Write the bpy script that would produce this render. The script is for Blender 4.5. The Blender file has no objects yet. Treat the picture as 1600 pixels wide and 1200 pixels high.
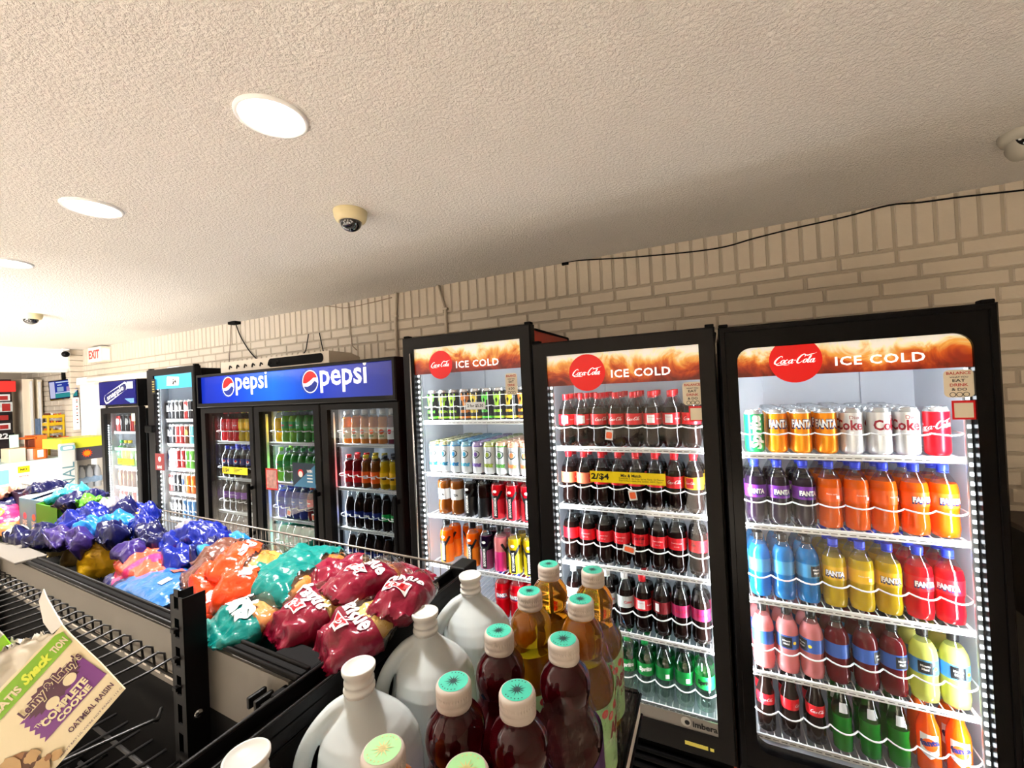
import bpy, bmesh, math, random
from math import sin, cos, pi, radians, sqrt
from mathutils import Vector, Matrix, noise
random.seed(7)
S = bpy.context.scene
COL = S.collection

# ------------------------------------------------------------------ camera
F = 650.0; CAMH = 1.78
def _basis(yaw, pitch, roll):
    cy, sy = cos(yaw), sin(yaw)
    f = Vector((-sy*cos(pitch), cy*cos(pitch), sin(pitch)))
    r = Vector((cy, sy, 0)); u = r.cross(f)
    cr, sr = cos(roll), sin(roll)
    return cr*r+sr*u, -sr*r+cr*u, f
CR, CU, CF = _basis(radians(25.6), radians(0.56), radians(-2.70))
cam = bpy.data.cameras.new('camera'); camo = bpy.data.objects.new('camera', cam); COL.objects.link(camo)
cam.sensor_fit = 'HORIZONTAL'; cam.sensor_width = 36; cam.lens = 36*F/1600; cam.clip_start = 0.02
m = Matrix.Identity(4)
for i in range(3):
    m[i][0] = CR[i]; m[i][1] = CU[i]; m[i][2] = -CF[i]
m[2][3] = CAMH
camo.matrix_world = m
S.camera = camo
# ------------------------------------------------------------------ world, exposure, room light
S.view_settings.view_transform = 'Standard'; S.view_settings.look = 'None'
S.view_settings.exposure = 0.45; S.view_settings.gamma = 1.0
W = bpy.data.worlds.new('world'); S.world = W; W.use_nodes = True
W.node_tree.nodes['Background'].inputs[0].default_value = (1.0, 0.95, 0.88, 1)
W.node_tree.nodes['Background'].inputs[1].default_value = 0.9
try: S.cycles.transparent_max_bounces = 24
except Exception: pass
def area(name, loc, target, sx, sy, power, color=(1, 1, 1), shape='RECTANGLE', parent=None, spread=None):
    l = bpy.data.lights.new(name, 'AREA'); l.shape = shape; l.size = sx
    if shape in ('RECTANGLE', 'ELLIPSE'): l.size_y = sy
    l.energy = power; l.color = color
    if spread: l.spread = spread
    o = bpy.data.objects.new(name, l); COL.objects.link(o); o.location = loc
    d = Vector(target)-Vector(loc)
    o.rotation_euler = d.to_track_quat('-Z', 'Y').to_euler()
    if parent: o.parent = parent
    return o
WARM = (1.0, 0.965, 0.92)
# added lamp in mid-shop, brightens soffit, far ceiling and counter end
area('added_left_fill', (-3.9, -1.6, 1.7), (-8.2, .5, 1.95), 2.4, 1.3, 170, (0.98, 0.98, 1.0))
CEIL = 2.505
# ------------------------------------------------------------------ pixel -> point on a plane of the room
def ray(x, y): return CF+(x-800)/F*CR-(y-600)/F*CU
CAM0 = Vector((0, 0, CAMH))
def PY(x, y, Y): d = ray(x, y); return CAM0+d*(Y/d.y)
def PX(x, y, X): d = ray(x, y); return CAM0+d*(X/d.x)
def PZ(x, y, z): d = ray(x, y); return CAM0+d*((z-CAMH)/d.z)

# ------------------------------------------------------------------ materials
MATS = {}
def lin(c):
    return tuple(((v/255)/12.92 if v/255 <= .04045 else ((v/255+.055)/1.055)**2.4) for v in c)+(1,)
def nodes(name):
    m = bpy.data.materials.new(name); m.use_nodes = True; nt = m.node_tree
    for n in list(nt.nodes): nt.nodes.remove(n)
    out = nt.nodes.new('ShaderNodeOutputMaterial'); return m, nt, out
def N(nt, t, **k):
    n = nt.nodes.new(t)
    for a, b in k.items():
        if a.startswith('i_'): n.inputs[a[2:].replace('_', ' ')].default_value = b
        else: setattr(n, a, b)
    return n
def L(nt, a, ao, b, bi): nt.links.new(a.outputs[ao], b.inputs[bi])
def pm(name, col, rough=.5, metal=0, trans=0, ior=1.45, coat=0, emit=0, ecol=None, bump=None, var=None, spec=None):
    """principled; bump=(scale,strength,dist); var=(scale,amount)"""
    if name in MATS: return MATS[name]
    m, nt, out = nodes(name)
    p = N(nt, 'ShaderNodeBsdfPrincipled'); c = lin(col)
    p.inputs['Base Color'].default_value = c; p.inputs['Roughness'].default_value = rough
    p.inputs['Metallic'].default_value = metal; p.inputs['Transmission Weight'].default_value = trans
    p.inputs['IOR'].default_value = ior; p.inputs['Coat Weight'].default_value = coat
    if spec is not None: p.inputs['Specular IOR Level'].default_value = spec
    if emit:
        p.inputs['Emission Color'].default_value = lin(ecol or col); p.inputs['Emission Strength'].default_value = emit
    if bump or var:
        tc = N(nt, 'ShaderNodeTexCoord')
    if var:
        nz = N(nt, 'ShaderNodeTexNoise'); nz.inputs['Scale'].default_value = var[0]; nz.inputs['Detail'].default_value = 4
        L(nt, tc, 'Object', nz, 'Vector')
        mx = N(nt, 'ShaderNodeMix', data_type='RGBA')
        mx.inputs[6].default_value = tuple(v*(1-var[1]) for v in c[:3])+(1,); mx.inputs[7].default_value = tuple(min(1, v*(1+var[1])) for v in c[:3])+(1,)
        L(nt, nz, 'Fac', mx, 0); nt.links.new(mx.outputs[2], p.inputs['Base Color'])
    if bump:
        nb = N(nt, 'ShaderNodeTexNoise'); nb.inputs['Scale'].default_value = bump[0]; nb.inputs['Detail'].default_value = 3
        L(nt, tc, 'Object', nb, 'Vector')
        b = N(nt, 'ShaderNodeBump'); b.inputs['Strength'].default_value = bump[1]; b.inputs['Distance'].default_value = bump[2]
        L(nt, nb, 'Fac', b, 'Height'); L(nt, b, 'Normal', p, 'Normal')
        if coat: L(nt, b, 'Normal', p, 'Coat Normal')
    L(nt, p, 'BSDF', out, 'Surface')
    MATS[name] = m; return m
def fres(nt, ior=1.5):
    # same reflectance from both faces of a thin sheet
    ge = N(nt, 'ShaderNodeNewGeometry'); mm_ = N(nt, 'ShaderNodeMath', operation='MULTIPLY_ADD'); mm_.inputs[1].default_value = 1/ior-ior; mm_.inputs[2].default_value = ior
    L(nt, ge, 'Backfacing', mm_, 0); fr = N(nt, 'ShaderNodeFresnel'); L(nt, mm_, 0, fr, 0); return fr
def clear(name, tint=(255, 255, 255), refl=.6, rough=.02, fac=None, bump=None):
    """thin clear sheet: tinted see-through plus mirror by fresnel"""
    if name in MATS: return MATS[name]
    m, nt, out = nodes(name)
    t = N(nt, 'ShaderNodeBsdfTransparent'); t.inputs[0].default_value = lin(tint)
    g = N(nt, 'ShaderNodeBsdfGlossy'); g.inputs['Roughness'].default_value = rough
    lw = fres(nt)
    mp = N(nt, 'ShaderNodeMath', operation='MULTIPLY'); mp.inputs[1].default_value = refl
    ad = N(nt, 'ShaderNodeMath', operation='ADD'); ad.inputs[1].default_value = .04 if fac is None else fac
    L(nt, lw, 0, mp, 0); L(nt, mp, 0, ad, 0)
    mx = N(nt, 'ShaderNodeMixShader'); L(nt, ad, 0, mx, 0); L(nt, t, 0, mx, 1); L(nt, g, 0, mx, 2)
    if bump:
        tc = N(nt, 'ShaderNodeTexCoord'); nb = N(nt, 'ShaderNodeTexNoise'); nb.inputs['Scale'].default_value = bump[0]
        L(nt, tc, 'Object', nb, 'Vector'); b = N(nt, 'ShaderNodeBump'); b.inputs['Strength'].default_value = bump[1]; b.inputs['Distance'].default_value = bump[2]
        L(nt, nb, 'Fac', b, 'Height'); L(nt, b, 'Normal', g, 'Normal'); L(nt, b, 'Normal', lw, 'Normal')
    L(nt, mx, 0, out, 'Surface'); MATS[name] = m; return m
def drink(name, col, tr=.5, rough=.06):
    """coloured drink seen through its bottle: diffuse + see-through light from behind + gloss"""
    if name in MATS: return MATS[name]
    m, nt, out = nodes(name); c = lin(col)
    d = N(nt, 'ShaderNodeBsdfDiffuse'); d.inputs[0].default_value = c
    t = N(nt, 'ShaderNodeBsdfTranslucent'); t.inputs[0].default_value = c
    mx = N(nt, 'ShaderNodeMixShader'); mx.inputs[0].default_value = tr; L(nt, d, 0, mx, 1); L(nt, t, 0, mx, 2)
    g = N(nt, 'ShaderNodeBsdfGlossy'); g.inputs['Roughness'].default_value = rough
    fr = N(nt, 'ShaderNodeFresnel'); fr.inputs[0].default_value = 1.36
    m2 = N(nt, 'ShaderNodeMixShader'); L(nt, fr, 0, m2, 0); L(nt, mx, 0, m2, 1); L(nt, g, 0, m2, 2)
    L(nt, m2, 0, out, 'Surface'); MATS[name] = m; return m
def emis(name, col, s):
    if name in MATS: return MATS[name]
    m, nt, out = nodes(name); e = N(nt, 'ShaderNodeEmission'); e.inputs[0].default_value = lin(col); e.inputs[1].default_value = s
    L(nt, e, 0, out, 'Surface'); MATS[name] = m; return m

BLACK = pm('black_metal', (15, 14, 14), .45, bump=(60, .05, .002), spec=.18)
BLACKG = pm('black_gloss', (7, 7, 8), .2, spec=.15)
BLACKM = pm('black_matte', (10, 9, 9), .7, spec=.12)
DGREY = pm('dark_grey_plastic', (22, 20, 19), .45, spec=.2)
GREYP = pm('grey_panel', (112, 106, 98), .5, var=(9, .06))
WHITEP = pm('white_plastic', (238, 238, 236), .35)
WIREW = pm('white_wire', (240, 242, 242), .3)
LINER = pm('white_liner', (200, 205, 214), .4)
GREYL = pm('grey_liner', (120, 126, 132), .4)
def pane(name, tint, k):
    m, nt, out = nodes(name)
    t = N(nt, 'ShaderNodeBsdfTransparent'); t.inputs[0].default_value = lin(tint)
    g = N(nt, 'ShaderNodeBsdfGlossy'); g.inputs['Roughness'].default_value = .01
    fr = fres(nt)
    mp = N(nt, 'ShaderNodeMath', operation='MULTIPLY'); mp.inputs[1].default_value = k; L(nt, fr, 0, mp, 0)
    mx = N(nt, 'ShaderNodeMixShader'); L(nt, mp, 0, mx, 0); L(nt, t, 0, mx, 1); L(nt, g, 0, mx, 2); L(nt, mx, 0, out, 0); return m
GLASS = pane('door_glass', (252, 253, 253), .5)
GLASSD = pane('door_glass_tinted', (240, 243, 244), 1.0)
CHROME = pm('chrome', (205, 205, 205), .2, metal=1)
REDCAB = pm('red_cabinet', (190, 62, 48), .45)
WHITE = pm('print_white', (245, 245, 243), .4)
BLACKP = pm('print_black', (15, 15, 16), .4)
RED = pm('print_red', (214, 14, 18), .35)
YELLOW = pm('print_yellow', (252, 226, 20), .4)
BLUE = pm('print_blue', (24, 60, 160), .4)
NAVY = pm('print_navy', (18, 28, 92), .35)

# ------------------------------------------------------------------ object helpers
def tag(o, label=None, cat=None, group=None, kind=None):
    if label: o['label'] = label
    if cat: o['category'] = cat
    if group: o['group'] = group
    if kind: o['kind'] = kind
    return o
def thing(name, label, cat, loc=(0, 0, 0), rz=0, group=None):
    o = bpy.data.objects.new(name, None); COL.objects.link(o); o.location = loc; o.rotation_euler = (0, 0, rz)
    o.empty_display_size = .02
    return tag(o, label, cat, group)
def bands(d2, w, ax):
    """cut flat faces into narrow bands so that they can follow a curved surface"""
    vs, fs = d2; ov = []; of = []
    for f in fs:
        p = [vs[i] for i in f]; lo = min(q[ax] for q in p); hi = max(q[ax] for q in p)
        k0 = math.floor(lo/w); k1 = math.ceil(hi/w)
        for k in range(k0, max(k1, k0+1)):
            q = p
            if k1-k0 > 1:
                for lim, sg in ((k*w, 1), ((k+1)*w, -1)):
                    r = []
                    for i in range(len(q)):
                        a, b = q[i-1], q[i]; da, db = (a[ax]-lim)*sg, (b[ax]-lim)*sg
                        if (da >= 0) != (db >= 0):
                            t = da/(da-db); r.append((a[0]+(b[0]-a[0])*t, a[1]+(b[1]-a[1])*t))
                        if db >= 0: r.append(b)
                    q = r
                    if len(q) < 3: break
            if len(q) >= 3: b0 = len(ov); ov += list(q); of.append(tuple(range(b0, b0+len(q))))
    return ov, of
class MB:
    def __init__(s): s.v = []; s.f = []; s.mi = []; s.mats = []; s.sm = []
    def m(s, mat):
        if mat not in s.mats: s.mats.append(mat)
        return s.mats.index(mat)
    def add(s, vs, fs, mat, smooth=False):
        b = len(s.v); s.v += [tuple(v) for v in vs]; k = s.m(mat)
        for f in fs: s.f.append(tuple(b+i for i in f)); s.mi.append(k); s.sm.append(smooth)
        return s
    def box(s, a, b, mat, M=None):
        x0, y0, z0 = a; x1, y1, z1 = b
        vs = [Vector(p) for p in ((x0,y0,z0),(x1,y0,z0),(x1,y1,z0),(x0,y1,z0),(x0,y0,z1),(x1,y0,z1),(x1,y1,z1),(x0,y1,z1))]
        if M: vs = [M@v for v in vs]
        return s.add(vs, [(0,3,2,1),(4,5,6,7),(0,1,5,4),(1,2,6,5),(2,3,7,6),(3,0,4,7)], mat)
    def bbox(s, a, b, mat, r=.004, M=None):
        """box with bevelled edges (chamfer)"""
        bm = bmesh.new(); x0,y0,z0 = a; x1,y1,z1 = b
        bmesh.ops.create_cube(bm, size=1)
        for v in bm.verts: v.co = Vector(((x0+x1)/2+v.co.x*(x1-x0), (y0+y1)/2+v.co.y*(y1-y0), (z0+z1)/2+v.co.z*(z1-z0)))
        bmesh.ops.bevel(bm, geom=bm.edges[:], offset=r, segments=2, affect='EDGES', profile=.5)
        bm.verts.index_update()
        s.add([(M@v.co if M else v.co) for v in bm.verts], [[v.index for v in f.verts] for f in bm.faces], mat); bm.free(); return s
    def tube(s, pts, r, mat, n=6, closed=False, cap=True):
        pts = [Vector(p) for p in pts]; k = len(pts); vs = []; fs = []; up = Vector((0, 0, 1)); last = None
        for i, p in enumerate(pts):
            a = pts[i-1] if (i > 0 or closed) else p; b = pts[(i+1) % k] if (i < k-1 or closed) else p
            d = (b-a).normalized()
            if last is None:
                t = d.cross(up)
                if t.length < .1: t = d.cross(Vector((1, 0, 0)))
            else: t = last-d*last.dot(d)
            t.normalize(); last = t; q = d.cross(t); rr = r[i] if isinstance(r, (list, tuple)) else r
            for j in range(n):
                an = 2*pi*j/n; vs.append(p+(t*cos(an)+q*sin(an))*rr)
        for i in range(k if closed else k-1):
            for j in range(n):
                a = i*n+j; b = i*n+(j+1) % n; c = ((i+1) % k)*n+(j+1) % n; d = ((i+1) % k)*n+j; fs.append((a, b, c, d))
        if cap and not closed: fs += [tuple(range(n))[::-1], tuple((k-1)*n+j for j in range(n))]
        return s.add(vs, fs, mat, True)
    def lathe(s, prof, mat, n=20, cx=0, cy=0, cap=(True, True), sx=1, sy=1, smooth=True):
        vs = []; fs = []
        for z, r in prof:
            for j in range(n): vs.append((cx+r*sx*cos(2*pi*j/n), cy+r*sy*sin(2*pi*j/n), z))
        for i in range(len(prof)-1):
            for j in range(n): fs.append((i*n+j, i*n+(j+1) % n, (i+1)*n+(j+1) % n, (i+1)*n+j))
        s.add(vs, fs, mat, smooth)
        k = len(prof)-1
        if cap[0]: s.add([vs[j] for j in range(n)], [tuple(range(n))[::-1]], mat)
        if cap[1]: s.add([vs[k*n+j] for j in range(n)], [tuple(range(n))], mat)
        return s
    def flat(s, d2, mat, fn):
        """2D mesh (verts, faces) mapped by fn(x,y)->point"""
        w = getattr(fn, 'band', None)
        if w: d2 = bands(bands(d2, w, 0), w*4, 1)
        vs, fs = d2; return s.add([fn(x, y) for x, y in vs], fs, mat)
    def build(s, name, parent=None, auto=None):
        me = bpy.data.meshes.new(name); me.from_pydata(s.v, [], s.f)
        for m_ in s.mats: me.materials.append(m_)
        me.polygons.foreach_set('material_index', s.mi); me.polygons.foreach_set('use_smooth', s.sm); me.update()
        o = bpy.data.objects.new(name, me); COL.objects.link(o)
        if parent: o.parent = parent
        return o
def copy_tree(o, parent=None):
    c = o.copy(); COL.objects.link(c)
    if parent: c.parent = parent
    for ch in CH.get(o.name, ()): CH.setdefault(c.name, []).append(copy_tree(ch, c))
    return c
CH = {}
def reg(root):
    """remember children of a prototype tree"""
    for o in [root]+list(root.children_recursive): CH[o.name] = list(o.children)
    return root
USED = set()
def put(proto, loc, rz=0, label=None, group=None, cat=None, scale=None, nocopy=False):
    if proto.name not in USED:
        USED.add(proto.name); o = proto
    else: o = copy_tree(proto)
    o.location = loc; r = list(proto.rotation_euler); o.rotation_euler = (r[0], r[1], rz)
    if scale: o.scale = (scale, scale, scale)
    if label: o['label'] = label
    if group: o['group'] = group
    if cat: o['category'] = cat
    return o

# ------------------------------------------------------------------ 2D lettering
TC = {}
def text2d(txt, bold=0.0, shear=0.0, res=2, spacing=1.0):
    key = (txt, bold, shear, res, spacing)
    if key in TC: return TC[key]
    cu = bpy.data.curves.new('t', 'FONT'); cu.body = txt; cu.size = 1; cu.offset = bold; cu.shear = shear; cu.resolution_u = res
    cu.align_x = 'CENTER'; cu.align_y = 'CENTER'; cu.space_character = spacing; cu.fill_mode = 'FRONT'
    o = bpy.data.objects.new('t', cu); COL.objects.link(o); bpy.context.view_layer.update()
    me = bpy.data.meshes.new_from_object(o.evaluated_get(bpy.context.evaluated_depsgraph_get()))
    vs = [(v.co.x, v.co.y) for v in me.vertices]; fs = [tuple(p.vertices) for p in me.polygons]
    bpy.data.objects.remove(o); bpy.data.curves.remove(cu); bpy.data.meshes.remove(me)
    xs = [v[0] for v in vs]; ys = [v[1] for v in vs]; mx = (min(xs)+max(xs))/2; my = (min(ys)+max(ys))/2; w = max(xs)-min(xs); h = max(ys)-min(ys)
    d = ([((x-mx)/w, (y-my)/w) for x, y in vs], fs, h/w); TC[key] = d; return d
def T(txt, w, x=0, y=0, rot=0, h=None, **k):
    vs, fs, ar = text2d(txt, **k); c, s_ = cos(rot), sin(rot); sy = (h/(ar*w)) if h else 1
    return [(x+w*(c*a-s_*b*sy), y+w*(s_*a+c*b*sy)) for a, b in vs], fs
def poly2(pts): return [tuple(p) for p in pts], [tuple(range(len(pts)))]
def disc2(x, y, rx, ry=None, n=40):
    ry = ry or rx; return poly2([(x+rx*cos(2*pi*i/n), y+ry*sin(2*pi*i/n)) for i in range(n)])
def ring2(x, y, rx, ry, t, n=40):
    vs = []; fs = []
    for i in range(n):
        a = 2*pi*i/n; vs += [(x+rx*cos(a), y+ry*sin(a)), (x+(rx-t)*cos(a), y+(ry-t)*sin(a))]
    for i in range(n): j = (i+1) % n; fs.append((2*i, 2*j, 2*j+1, 2*i+1))
    return vs, fs
def rrect2(x0, y0, x1, y1, r, n=6):
    p = []
    for cx, cy, a0 in ((x1-r, y0+r, -90), (x1-r, y1-r, 0), (x0+r, y1-r, 90), (x0+r, y0+r, 180)):
        for i in range(n+1): a = radians(a0+90*i/n); p.append((cx+r*cos(a), cy+r*sin(a)))
    return p
def catmull(p, n=8, closed=False):
    out = []; k = len(p)
    for i in range(k if closed else k-1):
        g = lambda j: p[j % k] if closed else p[max(0, min(k-1, j))]
        a, b, c, d = g(i-1), g(i), g(i+1), g(i+2)
        for t in range(n):
            t /= n
            out.append(tuple(.5*((2*b[q])+(-a[q]+c[q])*t+(2*a[q]-5*b[q]+4*c[q]-d[q])*t*t+(-a[q]+3*b[q]-3*c[q]+d[q])*t**3) for q in range(len(b))))
    if not closed: out.append(tuple(p[-1]))
    return out
def ribbon(pts, closed=False, n=7):
    """pts: (x,y,width)"""
    c = catmull(pts, n, closed); vs = []; fs = []; k = len(c)
    for i, p in enumerate(c):
        a = c[i-1] if (i > 0 or closed) else p; b = c[(i+1) % k] if (i < k-1 or closed) else p
        dx, dy = b[0]-a[0], b[1]-a[1]; l = sqrt(dx*dx+dy*dy) or 1; nx, ny = -dy/l*p[2]/2, dx/l*p[2]/2
        vs += [(p[0]+nx, p[1]+ny), (p[0]-nx, p[1]-ny)]
    for i in range(k if closed else k-1): j = (i+1) % k; fs.append((2*i, 2*j, 2*j+1, 2*i+1))
    return vs, fs
def merge2(l):
    vs = []; fs = []
    for v, f in l: b = len(vs); vs += list(v); fs += [tuple(b+i for i in q) for q in f]
    return vs, fs
def _script():
    g = []
    def C(x, h):
        return ribbon([(x+1.02, h*.78, .06), (x+.98, h*.98, .1), (x+.72, h, .12), (x+.36, h*.72, .2), (x+.14, h*.38, .26), (x+.14, .12, .22), (x+.38, -.02, .14), (x+.66, .1, .08), (x+.84, .3, .05)])
    def o(x): return ribbon([(x+.34, .62, .07), (x+.1, .42, .19), (x+.06, .12, .19), (x+.24, 0, .08), (x+.46, .2, .18), (x+.5, .5, .18)], True)
    g += [C(0, 1.25), o(.95), ribbon([(1.95, .52, .1), (1.84, .64, .09), (1.62, .46, .17), (1.56, .14, .2), (1.74, 0, .1), (1.98, .16, .05), (2.1, .3, .04)]),
          ribbon([(2.46, .6, .07), (2.2, .42, .18), (2.14, .12, .18), (2.3, 0, .08), (2.5, .2, .12), (2.58, .56, .14)], True),
          ribbon([(2.66, .64, .16), (2.58, .3, .16), (2.56, .06, .16), (2.7, 0, .08), (2.84, .2, .04)]),
          ribbon([(2.84, .42, .02), (2.98, .5, .13), (3.12, .44, .02)]),
          ribbon([(4.2, 1.0, .05), (4.3, 1.24, .1), (4.05, 1.42, .14), (3.7, 1.2, .2), (3.4, .7, .26), (3.34, .2, .24), (3.56, -.02, .15), (3.86, .12, .08), (4.02, .34, .05)]),
          ribbon([(4.2, 1.34, .05), (4.6, 1.22, .16), (5.0, 1.34, .14), (5.5, 1.46, .06), (5.75, 1.62, .03)]),
          o(4.15), ribbon([(4.84, .3, .05), (5.1, .9, .08), (5.12, 1.15, .08), (4.98, 1.0, .16), (4.84, .4, .2), (4.84, .08, .16), (4.96, 0, .08), (5.08, .16, .04)]),
          ribbon([(5.48, .6, .07), (5.22, .42, .18), (5.16, .12, .18), (5.32, 0, .08), (5.52, .2, .12), (5.6, .56, .14)], True),
          ribbon([(5.68, .64, .16), (5.6, .3, .16), (5.58, .06, .16), (5.72, 0, .08), (5.9, .2, .04)]),
          ribbon([(.3, -.04, .04), (.55, -.2, .14), (1.0, -.22, .1), (1.4, -.16, .12), (1.8, -.24, .1), (2.3, -.2, .03)])]
    vs, fs = merge2(g)
    vs = [(x+.28*y, y) for x, y in vs]
    x0 = min(v[0] for v in vs); x1 = max(v[0] for v in vs); w = x1-x0; cy = .5
    return [((x-(x0+x1)/2)/w, (y-cy)/w) for x, y in vs], fs
_S = _script()
def script(w, x=0, y=0, rot=0):
    c, s_ = cos(rot), sin(rot); return [(x+w*(c*a-s_*b), y+w*(s_*a+c*b)) for a, b in _S[0]], _S[1]
def onY(y0, x0=0, z0=0): return lambda x, z: (x0+x, y0, z0+z)         # print facing -y
def cyl(r, z0, a0=-pi/2, off=.0004):
    """wrap round a bottle: x along the girth, centred on direction a0"""
    if callable(r): f = lambda x, z: ((r(z0+z)+off)*cos(a0+x/r(z0)), (r(z0+z)+off)*sin(a0+x/r(z0)), z0+z)
    else: f = lambda x, z: ((r+off)*cos(a0+x/r), (r+off)*sin(a0+x/r), z0+z)
    f.band = .006; return f

# ================================================================== ROOM
WY = 2.37
def simple(name, a, b, mat, **k):
    o = MB().box(a, b, mat).build(name); return tag(o, kind='structure', **k)
FLOORM = pm('floor_tile', (222, 212, 198), .35, var=(3, .08))
simple('floor', (-12, -5, -.1), (4, WY+.2, 0), FLOORM)
def ceiling_mat():
    m, nt, out = nodes('popcorn_ceiling'); p = N(nt, 'ShaderNodeBsdfPrincipled'); p.inputs['Roughness'].default_value = .75
    p.inputs['Base Color'].default_value = lin((242, 236, 228))
    tc = N(nt, 'ShaderNodeTexCoord')
    n1 = N(nt, 'ShaderNodeTexNoise'); n1.inputs['Scale'].default_value = 95; n1.inputs['Detail'].default_value = 5; n1.inputs['Roughness'].default_value = .65
    L(nt, tc, 'Object', n1, 'Vector')
    r = N(nt, 'ShaderNodeValToRGB'); r.color_ramp.elements[0].position = .40; r.color_ramp.elements[1].position = .62; L(nt, n1, 'Fac', r, 0)
    b = N(nt, 'ShaderNodeBump'); b.inputs['Strength'].default_value = .85; b.inputs['Distance'].default_value = .0055
    nt.links.new(r.outputs[0], b.inputs['Height']); L(nt, b, 'Normal', p, 'Normal'); L(nt, p, 0, out, 0); return m
tag(MB().box((-12, -5, CEIL), (4, WY+.2, CEIL+.1), ceiling_mat()).build('ceiling'), kind='structure')
PAINT = pm('painted_brick', (204, 192, 174), .55, bump=(55, .35, .004), var=(14, .05))
MORTAR = pm('shaded_mortar', (172, 160, 142), .7)  # same paint as the bricks, joint shading put into the darker colour
# far wall: every brick is a chamfered block, laid in courses under one soldier course
wb = MB()
wb.box((-12, WY, 0), (4, WY+.2, 2.6), MORTAR)
def brick(x0, x1, z0, z1):
    y1 = WY+.002; y0 = WY-.005-random.random()*.002; c = .0045
    vs = [(x0, y1, z0), (x1, y1, z0), (x1, y1, z1), (x0, y1, z1), (x0+c, y0, z0+c), (x1-c, y0, z0+c), (x1-c, y0, z1-c), (x0+c, y0, z1-c)]
    wb.add(vs, [(4, 5, 6, 7), (0, 1, 5, 4), (1, 2, 6, 5), (2, 3, 7, 6), (3, 0, 4, 7)], PAINT)
CW = .0677; BW = .2032; G = .0045
for i in range(int(12/CW)): brick(-9.0+i*CW+G, -9.0+(i+1)*CW-G, 2.305+G, CEIL+.01)
z = 2.305; row = 0
while z > .02:
    x = -9.0+(row % 2)*BW/2-.03*(row % 3)
    lint = abs(z-2.17) < .03
    while x < 3.2:
        hide = (-6.2 < x < .55 and z < 1.85)
        if lint and -4.4 < x < -2.3:
            for q in range(3): brick(x+q*CW+G, x+(q+1)*CW-G, z-2*CW+G, z-G)
        elif abs(z-2.17+CW) < .03 and -4.4 < x < -2.3: pass
        elif not hide: brick(x+G, x+BW-G, z-CW+G, z-G)
        x += BW
    z -= CW; row += 1
tag(wb.build('wall_back'), kind='structure')
simple('wall_right', (3.2, -5, 0), (3.4, WY, 2.6), PAINT)
simple('wall_front', (-3.4, -5.2, 0), (4, -5, 2.6), PAINT)
simple('wall_left', (-10.4, -5, 0), (-10.2, WY, 2.6), pm('back_wall_brown', (92, 78, 68), .7))
# soffit over the sales counter
SOF = pm('soffit_paint', (240, 238, 232), .5)
so = MB().bbox((-7.34, -4.5, 2.232), (-7.06, WY, CEIL+.02), SOF, .004)
so.box((-7.055, -4.5, 2.225), (-7.04, 2.22, 2.255), SOF)
tag(so.build('trim_1'), kind='structure')
tb = MB()
for zz in [1.15+i*.0677 for i in range(20)]: tb.bbox((-7.2, 2.24, zz+.004), (-7.02, WY+.0, zz+.0637), PAINT, .004)
tb.box((-7.19, 2.245, 0), (-7.03, WY, CEIL), MORTAR)
tag(tb.build('trim_2'), kind='structure')
tb = MB()
for i in range(34): tb.box((-2.0+i*.0, WY-.014, 0), (-2.0, WY-.014, 0), MORTAR) if False else None
# conduits on the brick
def conduit(x, z0, name, label, bend):
    o = MB(); o.tube([(x+bend, WY-.02, CEIL-.0), (x+bend*.6, WY-.02, CEIL-.08), (x, WY-.018, CEIL-.18), (x, WY-.018, z0)], .011, PAINT, 8)
    o.bbox((x-.02, WY-.03, 2.33), (x+.02, WY-.004, 2.345), PAINT, .003)
    return tag(o.build(name), label, 'pipe', 'painted pipes on the brick')
conduit(-2.035, 1.95, 'wall_conduit', 'cream painted pipe running down brick above wide blue-sign cooler', .02)
conduit(-1.60, 2.0, 'wall_conduit', 'cream painted pipe on brick above the energy drink cooler', -.05)
# cable along the top of the wall
pts = [(x, y) for x, y in ((880, 411), (905, 407), (1000, 401), (1115, 389), (1180, 372), (1240, 357), (1320, 339), (1388, 321), (1440, 316), (1500, 308), (1600, 297))]
cb = MB().tube(catmull([tuple(PY(x, y, WY-.014)) for x, y in pts], 5), .0035, BLACKM, 6)
p = PY(883, 411, WY-.012); cb.bbox(tuple(p-Vector((.02, .008, .012))), tuple(p+Vector((.02, .008, .012))), BLACKM, .003)
tag(cb.build('wall_cable'), 'thin black cable sagging along the top of the brick wall', 'cable')
# small wall camera box with hanging cable
sb = thing('wall_sensor', 'small black sensor at ceiling above white cooler with hanging cable', 'sensor', (0, 0, 0))
p = PY(367, 505, WY-.03)
o = MB(); o.bbox(tuple(p-Vector((.06, .03, .012))), tuple(p+Vector((.045, .03, .022))), BLACKM, .006); o.build('sensor_body', sb)
o = MB(); o.tube(catmull([tuple(PY(x, y, WY-.02)) for x, y in ((369, 508), (376, 526), (388, 546), (398, 558), (404, 562))], 5), .005, BLACKM); o.tube([tuple(PY(361, 508, WY-.02)), tuple(PY(358, 566, WY-.02))], .003, pm('brown_wire', (120, 96, 80), .6)); o.build('cable', sb)
o = MB().tube(catmull([tuple(PY(x, y, WY-.02)) for x, y in ((482, 522), (480, 535), (477, 549), (470, 555), (464, 557))], 5), .004, BLACKM)
tag(o.build('wall_cable'), 'short black curled cable hanging on brick above wide blue cooler, left one', 'cable')
tag(MB().tube([tuple(PY(x, y, WY-.02)) for x, y in ((499, 520), (502, 535), (506, 553))], .004, BLACKM).build('wall_cable'), 'short straight black cable hanging on brick above wide blue cooler, right one', 'cable')
o = MB().tube(catmull([tuple(PY(x, y, WY-.012)) for x, y in ((508, 478), (520, 479), (540, 481), (575, 474), (612, 465))], 5), .003, pm('tan_wire', (150, 130, 108), .6))
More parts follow.
